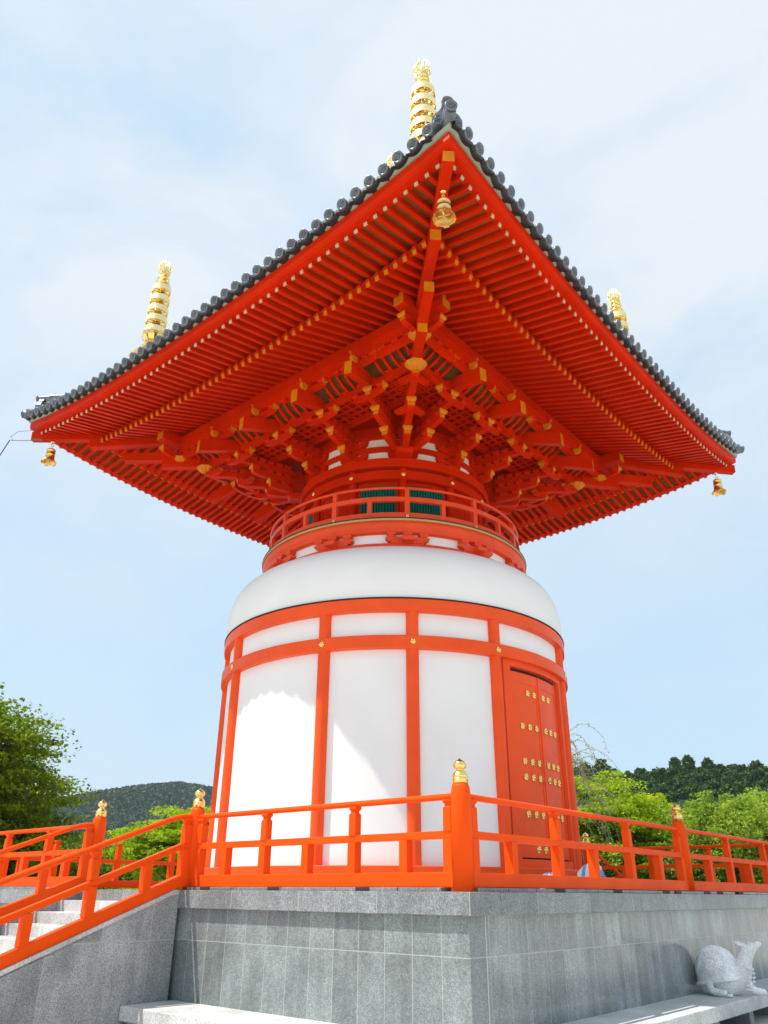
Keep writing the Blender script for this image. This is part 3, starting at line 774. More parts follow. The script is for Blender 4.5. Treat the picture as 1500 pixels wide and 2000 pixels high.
def spread(name, mbs, mats, items):
    """items (mesh index, side, x, dz): the first 100 as parts, the rest as one part"""
    mes = [m_.mesh(name, mats) for m_ in mbs]
    for (k, q, x, dz) in items[:100]:
        put(name, mes[k], pag, Matrix.Rotation(q * PI / 2, 3, 'Z') @ Vector((x, 0, dz)), q * PI / 2)
    rest = MB()
    for (k, q, x, dz) in items[100:]:
        Rm = Matrix.Rotation(q * PI / 2, 3, 'Z')
        rest.add([Rm @ (Vector(v) + Vector((x, 0, dz))) for v in mbs[k].v], mbs[k].f, mis=mbs[k].m)
    if rest.v: tag(part(rest, name, mats), kind='stuff')
spread('curved_rib', [rib], VERM, [(0, q, x, .003 * (q % 2)) for q in range(4) for x in rib_x])
spread('bearing_block', [b1, b2_], VERM, [(k, q, -3.36 + i * .42, .003 * (q % 2)) for q in range(4) for k in (0, 1) for i in range(17)])
for q in range(4):
    rz = q * PI / 2; dz = 0.003 * (q % 2)
    for nm, me in (('step_beam', bA), ('inner_beam', bI), ('purlin_bearer', bB), ('eave_purlin', bP), ('lattice_ceiling', bL), ('rib_back_board', bS)):
        put(nm, me, pag, (0, 0, dz), rz)
g = MB(); g.box((0, 0, 10.44), (3.80, 3.80, 0.02)); part(g, 'sky_leak_board', VERM)  # unseen board added to stop sky leaking in above the brackets

# ------------------------------------------------------------------ rafters and eaves
RP = 0.2236
def rafter(x, kind):
    g = MB()
    if kind == 'b':
        o0, o1 = max(3.86, x + 0.03), 5.47; zt = lambda o: 10.10 + (5.46 - o) * 0.356 + ub(x); w, h = 0.090, 0.150
    else:
        o0, o1 = max(5.30, x + 0.03), 6.56; zt = lambda o: 10.08 + (6.55 - o) * 0.20 + uf(x); w, h = 0.080, 0.136
    if o1 - o0 < 0.08: return None
    g.bar((0, -o0, zt(o0)), (0, -o1, zt(o1)), w, h, 0)
    hc_ = 0.042 if kind == 'b' else 0.029
    g.bar((0, -o1 + .02, zt(o1 - .02) - .002), (0, -o1 - .006, zt(o1 + .006) - .002), w - .004, 2 * hc_, 1)
    return g
raft = []
for kind, nmax in (('b', 25), ('f', 29)):
    for i in range(nmax):
        x = (i + 0.5) * RP
        g = rafter(x, kind)
        if g is None: continue
        me = g.mesh('base_rafter' if kind == 'b' else 'flying_rafter', [VERM, OCHRE if kind == 'b' else CREAM])
        for q in range(4):
            for s_ in (-1, 1): raft.append((kind, q, s_ * x, me))
# nearest (front-left q=0 and front-right q=1) become parts of their own; the rest of each kind is one part
def far_key(r_):
    kind, q, x, me = r_
    v = Matrix.Rotation(q * PI / 2, 3, 'Z') @ Vector((x, -6 if kind == 'f' else -5, 10.2))
    return (v - Vector((11.5, -13.8, 0))).length
for kind in 'bf':
    L = sorted([r_ for r_ in raft if r_[0] == kind and r_[1] in (0, 1)], key=far_key) + sorted([r_ for r_ in raft if r_[0] == kind and r_[1] in (2, 3)], key=far_key)
    nm = 'base_rafter' if kind == 'b' else 'flying_rafter'
    for (k_, q, x, me) in L[:100]:
        v = Matrix.Rotation(q * PI / 2, 3, 'Z') @ Vector((x, 0, 0))
        put(nm, me, pag, v, q * PI / 2)
    mb_ = MB()
    for (k_, q, x, me) in L[100:]:
        Rm = Matrix.Rotation(q * PI / 2, 3, 'Z'); t0 = Vector((x, 0, 0))
        mb_.add([Rm @ (Vector(v.co) + t0) for v in me.vertices], [tuple(p.vertices) for p in me.polygons], mis=[p.material_index for p in me.polygons])
    tag(part(mb_, nm, [VERM, OCHRE if kind == 'b' else CREAM]), kind='stuff')
def four(name, mb_, mats, parent=pag):
    me = mb_.mesh(name, mats)
    return [put(name, me, parent, (0, 0, 0.0), q * PI / 2) for q in range(4)]
g = MB(); sweep(g, [(3.85, 10.10 + 1.61 * .356 + .155), (5.45, 10.10 + .01 * .356 + .155), (5.45, 10.275), (3.85, 10.87)], ub); four('soffit_board', g, BOARD)
g = MB(); sweep(g, [(5.36, 10.08 + 1.19 * .2 + .138), (6.58, 10.08 - .03 * .2 + .138), (6.58, 10.24), (5.36, 10.48)], uf); four('soffit_board', g, BOARD)
g = MB(); sweep(g, [(5.33, 10.235), (5.44, 10.232), (5.44, 10.325), (5.33, 10.35)], ub); four('rafter_sill', g, VERM)
g = MB(); sweep(g, [(6.47, 10.188), (6.66, 10.188), (6.715, 10.205), (6.742, 10.25), (6.748, 10.385), (6.47, 10.385)], uf); fas = four('eave_fascia', g, VERM)
g = MB(); sweep(g, [(6.5, 10.387), (6.775, 10.39), (6.81, 10.455), (6.5, 10.46)], lambda x: uf(x) * .75 + ut(x) * .25); four('tile_batten', g, URAGO)
# hip beams
hb = MB(); hb.bar((3.6, -3.6, 10.545), (5.59, -5.59, 10.222), 0.20, 0.225, 0, e1=1)
hb.bar((3.6, -3.6, 10.77), (5.5, -5.5, 10.44), 0.16, 0.10, 0)
hf = MB(); hf.bar((5.2, -5.2, 10.475), (6.65, -6.65, 10.385), 0.19, 0.22, 0, e1=1); hf.bar((5.2, -5.2, 10.69), (6.5, -6.5, 10.60), 0.15, 0.10, 0)
mhb, mhf = hb.mesh('hip_beam', MATS_B), hf.mesh('hip_beam', MATS_B)
for q in range(4):
    bevel(put('hip_beam', mhb, pag, (0, 0, 0), q * PI / 2), .008); bevel(put('hip_beam', mhf, pag, (0, 0, 0), q * PI / 2), .008)

# ------------------------------------------------------------------ tiles
TP = 0.3144
pt = MB()
nx = 42 * 8
top = lambda x: 10.455 + 0.1 * 0 + ut(x)
rows = []
for i in range(nx + 1):
    x = -6.6024 - TP / 2 + i * (TP / 8)
    fr = ((x / TP) % 1.0)               # tiles centred on half pitches: round tiles at .5
    d = abs(((x / TP - 0.5) % 1.0) - 0.5)   # 0.5 midway between round tiles -> lowest
    ph = ((x / TP - 0.5) % 1.0) - 0.5
    sag = -0.060 * (1 - (1 - 2 * abs(ph)) ** 2)
    z = 10.462 + ut(abs(x)); xx = max(-6.86, min(6.86, x))
    rows.append([(xx, -6.70, z + 0.10), (xx, -6.885, z + sag + 0.035), (xx, -6.885, z + sag - 0.022), (xx, -6.86, z + sag - 0.034), (xx, -6.60, z + sag - 0.02)])
vs = [p for r_ in rows for p in r_]
fs = [(i * 5 + j, (i + 1) * 5 + j, (i + 1) * 5 + j + 1, i * 5 + j + 1) for i in range(nx) for j in range(4)]
pt.add(vs, [f[::-1] for f in fs], 0)
four('eave_pan_tiles', pt, TILED)
et = MB()
dv = Vector((0, -1, -0.40)).normalized()
prof = [(a_ * 1.08, b_) for a_, b_ in [(0.0005, -0.014), (0.060, -0.014), (0.066, 0.0), (0.083, 0.004), (0.096, 0.0), (0.098, -0.012), (0.096, -0.03), (0.086, -0.05), (0.086, -0.62)]]
tmp = MB(); tmp.lathe(prof[::-1], n=28)
# emblem: three commas in a ring, raised
def comma(a0):
    pts = []
    for k in range(9):
        t = k / 8; a = a0 + 3.0 * t; r = 0.022 + 0.040 * t
        pts.append((r * C(a), r * S(a), -0.010))
    return pts
for a in (0, 2.094, 4.189):
    tmp.tube(comma(a), 0.008, 6, rs=[0.015 - 0.010 * k / 8 for k in range(9)])
tmp.torus((0, 0, -0.008), (1, 0, 0), (0, 1, 0), 0.084, 0.006, 24, 6)
q_ = dv.to_track_quat('Z', 'X').to_matrix()
et.add([q_ @ Vector(v) for v in tmp.v], tmp.f, 0, True)
et_me = et.mesh('round_eave_tile', TILE)
tiles = []
for q in range(4):
    for i in range(21):
        for s_ in (-1, 1):
            x = s_ * (i + 0.5) * TP
            tiles.append((q, x, 10.42 + 0.060 + ut(abs(x))))
tkey = lambda r_: ((Matrix.Rotation(r_[0] * PI / 2, 3, 'Z') @ Vector((r_[1], -6.93, r_[2]))) - Vector((11.5, -13.8, 0))).length
tiles.sort(key=lambda r_: (r_[0] not in (0, 1), tkey(r_)))
for (q, x, z) in tiles[:100]:
    v = Matrix.Rotation(q * PI / 2, 3, 'Z') @ Vector((x, -6.93, z)); put('round_eave_tile', et_me, pag, v, q * PI / 2)
mb_ = MB()
for (q, x, z) in tiles[100:]:
    Rm = Matrix.Rotation(q * PI / 2, 3, 'Z')
    mb_.add([Rm @ (Vector(v) + Vector((x, -6.93, z))) for v in et.v], et.f, 0, True)
tag(part(mb_, 'round_eave_tile', TILE), kind='stuff')
# roof skin with tile ribs
def roofz(x, o):
    q = 6.93 - o
    return 10.50 + q * 0.42 + q * q * 0.036 + ut(min(abs(x), 6.93)) * (o / 6.93) ** 2
rf = MB(); NO = 16
for j in range(NO):
    oa, ob = 6.85 * (1 - j / NO), 6.85 * (1 - (j + 1) / NO)
    for i in range(24):
        ta, tb = -1 + i / 12, -1 + (i + 1) / 12
        P4 = [(ta * oa, oa), (tb * oa, oa), (tb * ob, ob), (ta * ob, ob)]
        rf.add([(x, -o, roofz(x, o)) for x, o in P4], [(0, 1, 2, 3)])
for i in range(21):
    for s_ in (-1, 1):
        x = s_ * (i + .5) * TP; o = 6.45; pts = []
        while o > abs(x) + 0.05: pts.append((x, -o, roofz(x, o) + 0.01)); o -= 0.6
        if len(pts) > 1: rf.tube(pts, 0.085, 6, cap=False)
four('tiled_roof', rf, TILE)
# hip ridges and ridge-end ornaments
hr_ = MB()
pts = [(o, -o, roofz(o, o) + 0.10) for o in [6.50 - .5 * k for k in range(13)]]
for a, b2 in zip(pts[:-1], pts[1:]): hr_.bar(a, b2, 0.26, 0.42)
hr_.tube([(p[0], p[1], p[2] + .46) for p in pts], 0.10, 10)
pts = [(o, -o, roofz(min(o, 6.93), min(o, 6.93)) + 0.03) for o in (6.85, 6.6, 6.3, 6.1)]
for a, b2 in zip(pts[:-1], pts[1:]): hr_.bar(a, b2, 0.20, 0.12)
mhr = hr_.mesh('hip_ridge', TILE)
s2 = math.sqrt(.5)
def endtile(mb_, c, tilt, r, L, dirn=(s2, -s2)):
    d = Vector((dirn[0], dirn[1], tilt)).normalized(); m_ = d.to_track_quat('Z', 'X').to_matrix(); k = r / 0.115
    t_ = MB(); t_.lathe([(p[0] * k, p[1] * k) for p in prof[:-1][::-1]] + [], n=28)
    t_.lathe([(0.086 * k, -L), (0.086 * k, -0.05 * k)], n=28)
    for a in (0, 2.094, 4.189): t_.tube([tuple(v * k for v in p) for p in comma(a)], 0.008 * k, 6, rs=[(0.0125 - 0.009 * j / 8) * k for j in range(9)])
    t_.torus((0, 0, -0.008 * k), (1, 0, 0), (0, 1, 0), 0.072 * k, 0.006 * k, 24, 6)
    mb_.add([m_ @ Vector(v) + Vector(c) for v in t_.v], t_.f, 0, True)
orn = MB()
endtile(orn, (6.94, -6.94, 11.17), -0.15, 0.112, 0.16)
orn.tube([(6.45, -6.45, 11.12), (6.65, -6.65, 11.10), (6.80, -6.80, 11.12), (6.88, -6.88, 11.15)], 0.095, 12)
m_orn = orn.mesh('corner_end_tile', TILE)
on2 = MB()
endtile(on2, (6.735, -6.735, 11.66), -0.12, 0.115, 0.42)
# demon-tile plate with side scrolls
d = Vector((s2, -s2, 0)); w_ = Vector((s2, s2, 0))
O_ = Vector((6.62, -6.62, 11.12))
on2.prism(O_, w_, (0, 0, 1), d, [(-.20, 0), (-.25, .08), (-.25, .22), (-.20, .34), (-.13, .42), (-.09, .50), (.09, .50), (.13, .42), (.20, .34), (.25, .22), (.25, .08), (.20, 0)], -0.06, 0.06)
for s_ in (-1, 1):
    for (cx, cz, rr) in ((.17, .12, .055), (.15, .25, .045)):
        on2.torus(O_ + w_ * (s_ * cx) + Vector((0, 0, cz)) + d * .065, w_, (0, 0, 1), rr, 0.012, 16, 6)
m_on2 = on2.mesh('ridge_end_ornament', TILE)
for q in range(4):
    put('hip_ridge', mhr, pag, (0, 0, 0), q * PI / 2); put('corner_end_tile', m_orn, pag, (0, 0, 0), q * PI / 2); put('ridge_end_ornament', m_on2, pag, (0, 0, 0), q * PI / 2)

# ------------------------------------------------------------------ gold spires
sh = MB()
sh.lathe([(0.055, 1.7), (0.055, 4.9), (0.0005, 4.95)], n=14)
sh.box((0, 0, 0.75), (0.33, 0.33, 0.85)); sh.box((0, 0, 1.66), (0.42, 0.42, 0.05)); sh.box((0, 0, 1.58), (0.38, 0.38, 0.04))
sh_me = sh.mesh('spire_shaft', GOLD)
def spring():
    g = MB(); r = 0.275
    g.lathe([(r, 0.0), (r, 0.185)], n=40, mi=1); g.lathe([(r - .02, 0.185), (r - .02, 0.0)], n=40, mi=0)
    g.lathe([(r, 0.185), (r - .02, 0.185)], n=40, mi=1); g.lathe([(r - .02, 0), (r, 0)], n=40, mi=0)
    g.lathe([(0.10, -0.02), (0.115, 0.06), (0.10, 0.19), (0.055, 0.2)], n=20)
    for k in range(8):
        a = PI / 4 * k; u = Vector((C(a), S(a), 0)); v = Vector((-S(a), C(a), 0))
        g.prism((0, 0, 0), u, v, (0, 0, 1), [(0.09, -0.02), (0.17, -0.012), (0.262, -0.05), (0.262, 0.05), (0.17, 0.012), (0.09, 0.02)], 0.05, 0.12)
        g.tube([u * .262 + Vector((0, 0, .05)), u * .262 + Vector((0, 0, -.02))], 0.012, 6)
        g.lathe([(0.0005, 0.0), (0.012, -0.005), (0.02, -0.04), (0.0005, -0.045)], u * .262 + Vector((0, 0, -.015)), n=8)
    return g
ring_me = spring().mesh('spire_ring', [GOLD, GOLDB])
lot = MB()
lot.lathe([(0.0005, 1.70), (0.30, 1.70), (0.33, 1.78), (0.31, 1.88), (0.24, 1.98), (0.16, 2.04), (0.10, 2.06)], n=32)
for k in range(8):
    a = PI / 4 * k; w = 0.30
    pr = [(0.10, 2.08), (0.22, 2.12), (0.31, 2.24), (0.33, 2.40)]
    vs = [((r * C(a + q * w * f)), (r * S(a + q * w * f)), z) for (r, z), f in zip(pr, (1.0, 1.1, .95, .2)) for q in (-1, 0, 1)]
    lot.add(vs, [(3 * i + j, 3 * i + j + 1, 3 * i + j + 4, 3 * i + j + 3) for i in range(3) for j in range(2)])
lot_me = lot.mesh('spire_lotus', GOLD)
dsk = MB(); dsk.lathe([(0.05, 0.0), (0.12, -0.01), (0.175, 0.03), (0.185, 0.075), (0.175, 0.08), (0.11, 0.045), (0.05, 0.06)], n=28)
for k in range(6):
    a = PI / 3 * k; u = Vector((C(a), S(a), 0))
    dsk.tube([u * .17 + Vector((0, 0, .06)), u * .22 + Vector((0, 0, .09)), u * .225 + Vector((0, 0, .02)), u * .205 + Vector((0, 0, -.05))], 0.007, 5)
dsk_me = dsk.mesh('spire_dish', GOLD)
flm = MB()
flm.lathe([(0.0005, 4.72), (0.05, 4.74), (0.075, 4.80), (0.06, 4.87), (0.02, 4.92), (0.008, 5.15), (0.0005, 5.17)], n=16)
for k in range(8):
    a = PI / 4 * k; u = Vector((C(a), S(a), 0)); v = Vector((-S(a), C(a), 0))
    for (r1, z1, r2, z2) in ((.17, 4.72, .12, 5.10), (.20, 4.80, .17, 4.98), (.13, 4.85, .07, 5.12)):
        flm.tube([u * .05 + Vector((0, 0, 4.62)), u * r1 + Vector((0, 0, z1)), u * (r1 * .98) + v * .03 + Vector((0, 0, (z1 + z2) / 2)), u * r2 + v * .01 + Vector((0, 0, z2))], 0.010, 5, rs=[.014, .014, .011, .003])
        flm.add([u * r1 + Vector((0, 0, z1)), u * (r1 * .98) + v * .03 + Vector((0, 0, (z1 + z2) / 2)), u * (r1 * .6) + v * .015 + Vector((0, 0, (z1 + z2) / 2 + .02))], [(0, 1, 2)])
flm_me = flm.mesh('spire_flame', [GOLDB])
for (x, y, z, k) in ((4.8, -4.8, 11.6, 1), (-4.8, -4.8, 11.6, 1), (4.8, 4.8, 11.6, 1), (-4.8, 4.8, 11.6, 1), (0, 0, 14.9, 1.38)):
    s_ = put('spire_shaft', sh_me, pag, (x, y, z)); s_.scale = (k, k, k)
    for i, zz in enumerate((3.905, 3.515, 3.135, 2.765, 2.375)):
        o = put('spire_ring', ring_me, s_, (0, 0, zz)); f = 0.97 + .03 * i; o.scale = (f, f, 1)
    for i, zz in enumerate((4.20, 4.36, 4.53)):
        o = put('spire_dish', dsk_me, s_, (0, 0, zz)); f = 1.0 - .13 * i; o.scale = (f, f, 1)
    put('spire_lotus', lot_me, s_); put('spire_flame', flm_me, s_)

# ------------------------------------------------------------------ wind bells
bl = MB()
bl.lathe([(0.0005, -0.03), (0.035, -0.035), (0.09, -0.05), (0.112, -0.075), (0.115, -0.10), (0.108, -0.105), (0.110, -0.20), (0.118, -0.205), (0.118, -0.225), (0.112, -0.23), (0.120, -0.32), (0.150, -0.385), (0.185, -0.42)], n=32)
bl.lathe([(0.180, -0.415), (0.145, -0.38), (0.112, -0.31), (0.10, -0.10), (0.0005, -0.06)], n=32)
for k in range(6):
    a = PI / 3 * k
    bl.prism((0, 0, 0), (C(a), S(a), 0), (0, 0, 1), (-S(a), C(a), 0), [(0.15, -.385), (0.186, -.42), (0.19, -.445), (0.17, -.44), (0.145, -.39)], -0.045, 0.045)
BELLG = mat('satin_gold', (0.95, 0.62, 0.20), 0.34, metal=1.0, var=0.2, vscale=9)
bl_me = bl.mesh('bell_body', BELLG)
cl = MB(); cl.box((0, 0, -0.36), (0.10, 0.010, 0.012)); cl.box((0, 0, -0.36), (0.010, 0.10, 0.012)); cl.tube([(0, 0, -.10), (0, 0, -.50)], 0.006, 6)
cl.prism((0, 0, 0), (1, 0, 0), (0, 0, 1), (0, 1, 0), [(0, -.38), (-.08, -.43), (-.05, -.47), (.06, -.51), (.11, -.56), (.09, -.49), (.03, -.42)], -0.006, 0.006)
cl_me = cl.mesh('clapper', GOLDB)
hk = MB(); hk.torus((0, 0, 0.01), (1, 0, 0), (0, 0, 1), 0.035, 0.009, 16, 6); hk.torus((0, 0, 0.075), (0, 1, 0), (0, 0, 1), 0.035, 0.008, 16, 6); hk.tube([(0, 0, .10), (0, 0, .16)], 0.012, 8)
hk.lathe([(0.0005, 0.15), (0.055, 0.155), (0.05, 0.175), (0.0005, 0.178)], n=6)
hk_me = hk.mesh('bell_hook', GOLD)
for (x, y, lab) in ((6.23, -6.23, 'large gold wind bell hanging from the near roof corner'), (-6.27, -6.27, 'gold wind bell hanging from the left roof corner beside the steel rod'),
                    (6.27, 6.27, 'gold wind bell hanging from the right roof corner')):
    b_ = thing('wind_bell', lab, 'bell', (x, y, 10.20), rnd.uniform(-.3, .3), 'wind bells under the roof corners')
    put('bell_body', bl_me, b_); put('clapper', cl_me, b_, (0, 0, 0), 0.5); put('bell_hook', hk_me, b_)

# lightning rod and cable at the left roof corner
g = MB(); g.tube([(-6.55, -6.62, 10.37), (-7.0, -7.03, 10.36)], 0.012, 8); g.box((-6.50, -6.60, 10.40), (0.14, 0.02, 0.03), rz=PI / 4)
g.tube([(-6.95, -7.0, 10.36), (-7.02, -7.05, 10.45), (-6.9, -6.95, 10.62), (-6.6, -6.7, 10.66)], 0.007, 8)
part(g, 'steel_rod', mat('dull_grey_steel', (0.16, 0.16, 0.17), 0.5, metal=0.5))
g = MB()
a, b2 = Vector((-7.02, -7.05, 10.36)), Vector((-44, -3.0, -1.75))
g.tube([a.lerp(b2, t / 30) - Vector((0, 0, 2.2 * (t / 30) * (1 - t / 30))) for t in range(31)], 0.014, 6)
tag(g.build('ground_cable', BLUEW), 'thin blue cable stretched from the left roof corner down to the left', 'cable')

# ------------------------------------------------------------------ stone turtle on the right bench
tur = thing('stone_turtle', 'pale stone dragon-headed turtle with raised head sitting on the right bench', 'statue', (6.50, -0.10, -1.389), 0)
def skin_obj(name, chains, m, parent, sub=2, root=0):
    """chains: list of [((x, y, z), r)] ; chains after the first may start with an index into the first"""
    vs, es, rs = [], [], []
    for ch in chains:
        prev = None
        for e in ch:
            if isinstance(e, int): prev = e; continue
            vs.append(e[0]); rs.append(e[1])
            if prev is not None: es.append((prev, len(vs) - 1))
            prev = len(vs) - 1
    me = bpy.data.meshes.new(name); me.from_pydata(vs, es, [])
    o = put(name, me, parent); me.materials.append(m)
    sk = o.modifiers.new('skin', 'SKIN'); sk.use_smooth_shade = True
    if not me.skin_vertices: return o
    for i, r in enumerate(rs):
        r = r if isinstance(r, tuple) else (r, r)
        me.skin_vertices[0].data[i].radius = r
    me.skin_vertices[0].data[root].use_root = True
    sb = o.modifiers.new('sub', 'SUBSURF'); sb.levels = sub; sb.render_levels = sub
    return o
tx = lambda x, y, z: (x - 6.40, y, z + 1.389)
body = skin_obj('body', [
    [(tx(6.26, 0, -1.24), (0.145, .20)), (tx(6.42, 0, -1.22), (.15, .23)), (tx(6.62, 0, -1.22), (.15, .21)), (tx(6.75, 0, -1.19), (.135, .17)), (tx(6.79, 0, -1.06), (.135, .145)),
     (tx(6.82, 0, -.95), (.115, .12)), (tx(6.87, 0, -.86), (.095, .098)), (tx(6.94, 0, -.785), (.085, .082)), (tx(7.01, 0, -.735), (.058, .055)), (tx(7.07, 0, -.70), (.046, .045)), (tx(7.10, 0, -.675), (.036, .04))],
    [7, (tx(6.86, .045, -.735), .030), (tx(6.80, .075, -.70), .024), (tx(6.755, .09, -.675), .012)],
    [7, (tx(6.86, -.045, -.735), .030), (tx(6.80, -.075, -.70), .024), (tx(6.755, -.09, -.675), .012)],
    [1, (tx(6.36, -.22, -1.22), .085), (tx(6.37, -.30, -1.32), .065), (tx(6.50, -.31, -1.345), .050), (tx(6.61, -.31, -1.345), .048)],
    [3, (tx(6.74, .20, -1.24), .075), (tx(6.80, .27, -1.33), .060), (tx(6.92, .28, -1.345), .048), (tx(6.99, .28, -1.345), .045)],
], GR_W, tur, 2, 1)
g = MB()
def sph(mb_, c, r, sc=(1, 1, 1), n=10):
    t_ = MB(); t_.lathe([(max(0.0005, r * S(PI * k / n)), -r * C(PI * k / n)) for k in range(n + 1)], n=12)
    mb_.add([(c[0] + v[0] * sc[0], c[1] + v[1] * sc[1], c[2] + v[2] * sc[2]) for v in t_.v], t_.f, 0, True)
for (fx, fy) in ((6.655, -.31), (7.03, .28)):
    for k in range(4): sph(g, tx(fx - .008 * abs(k - 1.5), fy - .042 + .028 * k, -1.365), .021, (1.6, 1, 1))
for s_ in (-1, 1):
    sph(g, tx(6.985, s_ * .050, -.705), .014); sph(g, tx(6.955, s_ * .048, -.690), .018, (1.6, .7, .5))
    g.tube([tx(7.11, s_ * .028, -.685), tx(7.05, s_ * .052, -.745), tx(6.99, s_ * .066, -.775), tx(6.975, s_ * .070, -.80)], .007, 6)
    g.tube([tx(6.90, s_ * .066, -.775), tx(6.87, s_ * .078, -.80), tx(6.885, s_ * .082, -.83)], .012, 6)
for k in range(8):     # belly plates
    t = k / 7; x_, z_ = 6.905 - .035 * t + .055 * math.sin(t * PI), -0.93 - .37 * t
    w_ = .06 + .055 * t
    g.tube([tx(x_ - .05, -w_ - .02, z_ + .012), tx(x_ - .012, -w_ * .6, z_), tx(x_ + .002, 0, z_ - .006), tx(x_ - .012, w_ * .6, z_), tx(x_ - .05, w_ + .02, z_ + .012)], .009, 6)
g.build('carved_details', GR_W, tur)
she = MB()
def dome_(a, b, k=1.0):
    r = min(1.0, math.hypot(a, b)); f = (S(r * PI / 2) ** 0.85 / r) if r > 1e-6 else 0.0
    a, b = a * f, b * f; r = min(1.0, r * f); h = (1 - r ** 2.7) ** 0.55 if r < .9999 else 0
    return Vector(tx(6.42 + .335 * a * k - .02 * h, .29 * b * k, -1.205 + 0.455 * h * k * (1 - .16 * a) + .055 * a))
N1, N2 = 20, 44
vs = [dome_(0, 0)]; fs = []
for i in range(1, N1 + 1):
    r = (i / N1)
    for j in range(N2): vs.append(dome_(r * C(2 * PI * j / N2), r * S(2 * PI * j / N2)))
for j in range(N2): fs.append((0, 1 + j, 1 + (j + 1) % N2))
for i in range(N1 - 1):
    for j in range(N2): fs.append((1 + i * N2 + j, 1 + (i + 1) * N2 + j, 1 + (i + 1) * N2 + (j + 1) % N2, 1 + i * N2 + (j + 1) % N2))
she.add(vs, fs, 0, True)
rim = [dome_(C(2 * PI * j / 44), S(2 * PI * j / 44), 1.02) - Vector((0, 0, .006)) for j in range(45)]
she.tube(rim, 0.022, 8, cap=False)
rim2_unused = [dome_(.90 * C(2 * PI * j / 44), .90 * S(2 * PI * j / 44), 1.01) for j in range(45)]
hx = 0.36
for i in range(-3, 4):
    for j in range(-3, 4):
        ca, cb = i * hx * 0.866 * 1.0, (j + (0.5 if i % 2 else 0)) * hx
        if math.hypot(ca, cb) > 0.84: continue
        for rr, tr in ((.185, .012), (.115, .009)):
            P6 = []
            for k in range(7):
                a = PI / 3 * k; aa, bb = ca + rr * C(a), cb + rr * S(a); q = math.hypot(aa, bb)
                if q > .86: aa, bb = aa * .86 / q, bb * .86 / q
                P6.append(dome_(aa, bb, 1.004))
            fine = []
            for p0, p1 in zip(P6[:-1], P6[1:]): fine += [p0]
            fine.append(P6[-1]); she.tube(fine, tr, 5, cap=False)
she.build('shell', GR_W, tur)

# ------------------------------------------------------------------ plastic bags by the door
BAGW = bpy.data.materials.new('white_plastic_film'); BAGW.use_nodes = True
_n, _l = BAGW.node_tree.nodes, BAGW.node_tree.links
_b = _n['Principled BSDF']; _b.inputs['Roughness'].default_value = 0.35; _b.inputs['Subsurface Weight'].default_value = 0.0
_g = _n.new('ShaderNodeNewGeometry'); _w = _n.new('ShaderNodeTexWave'); _w.inputs['Scale'].default_value = 1.3; _w.inputs['Distortion'].default_value = 5
_w.inputs['Detail'].default_value = 1
_r = _n.new('ShaderNodeValToRGB'); _r.color_ramp.elements[0].position = 0.80; _r.color_ramp.elements[0].color = (0.80, 0.82, 0.86, 1)
_r.color_ramp.elements[1].position = 0.86; _r.color_ramp.elements[1].color = (0.12, 0.38, 0.78, 1)
_l.new(_g.outputs['Position'], _w.inputs['Vector']); _l.new(_w.outputs['Fac'], _r.inputs['Fac']); _l.new(_r.outputs['Color'], _b.inputs['Base Color'])
def bag(label, loc, sx_, sy_, sz_, seed):
    r_ = random.Random(seed); g = MB(); n1, n2 = 14, 26
    ph = [(r_.uniform(2, 7), r_.uniform(0, 6.28), r_.uniform(2, 8)) for _ in range(6)]
    vs = []
    for i in range(n1 + 1):
        th = PI * i / n1
        for j in range(n2):
            a = 2 * PI * j / n2; q = 1 + sum(.045 * math.sin(k1 * a + p_ + k2 * th) for k1, p_, k2 in [(round(x), y, z) for x, y, z in ph])
            rr = S(th) ** 0.6 * q; z = -C(th)
            vs.append((sx_ * rr * C(a), sy_ * rr * S(a), sz_ * (z * (0.9 + .1 * q) + 1) * .5 * (1 + .08 * math.sin(3 * a) * (i / n1))))
    fs = [(i * n2 + j, i * n2 + (j + 1) % n2, (i + 1) * n2 + (j + 1) % n2, (i + 1) * n2 + j) for i in range(n1) for j in range(n2)]
    g.add(vs, fs, 0, False); return tag(g.build('plastic_bag', BAGW, None, loc), label, 'bag', 'white plastic bags by the door')
bag('larger crumpled white and blue plastic bag on the deck right of the door', (5.2, -1.35, -0.033), .21, .2, .40, 4)
bag('small flat white plastic bag lying left of the larger bag', (5.0, -2.3, -0.033), .17, .16, .26, 9)

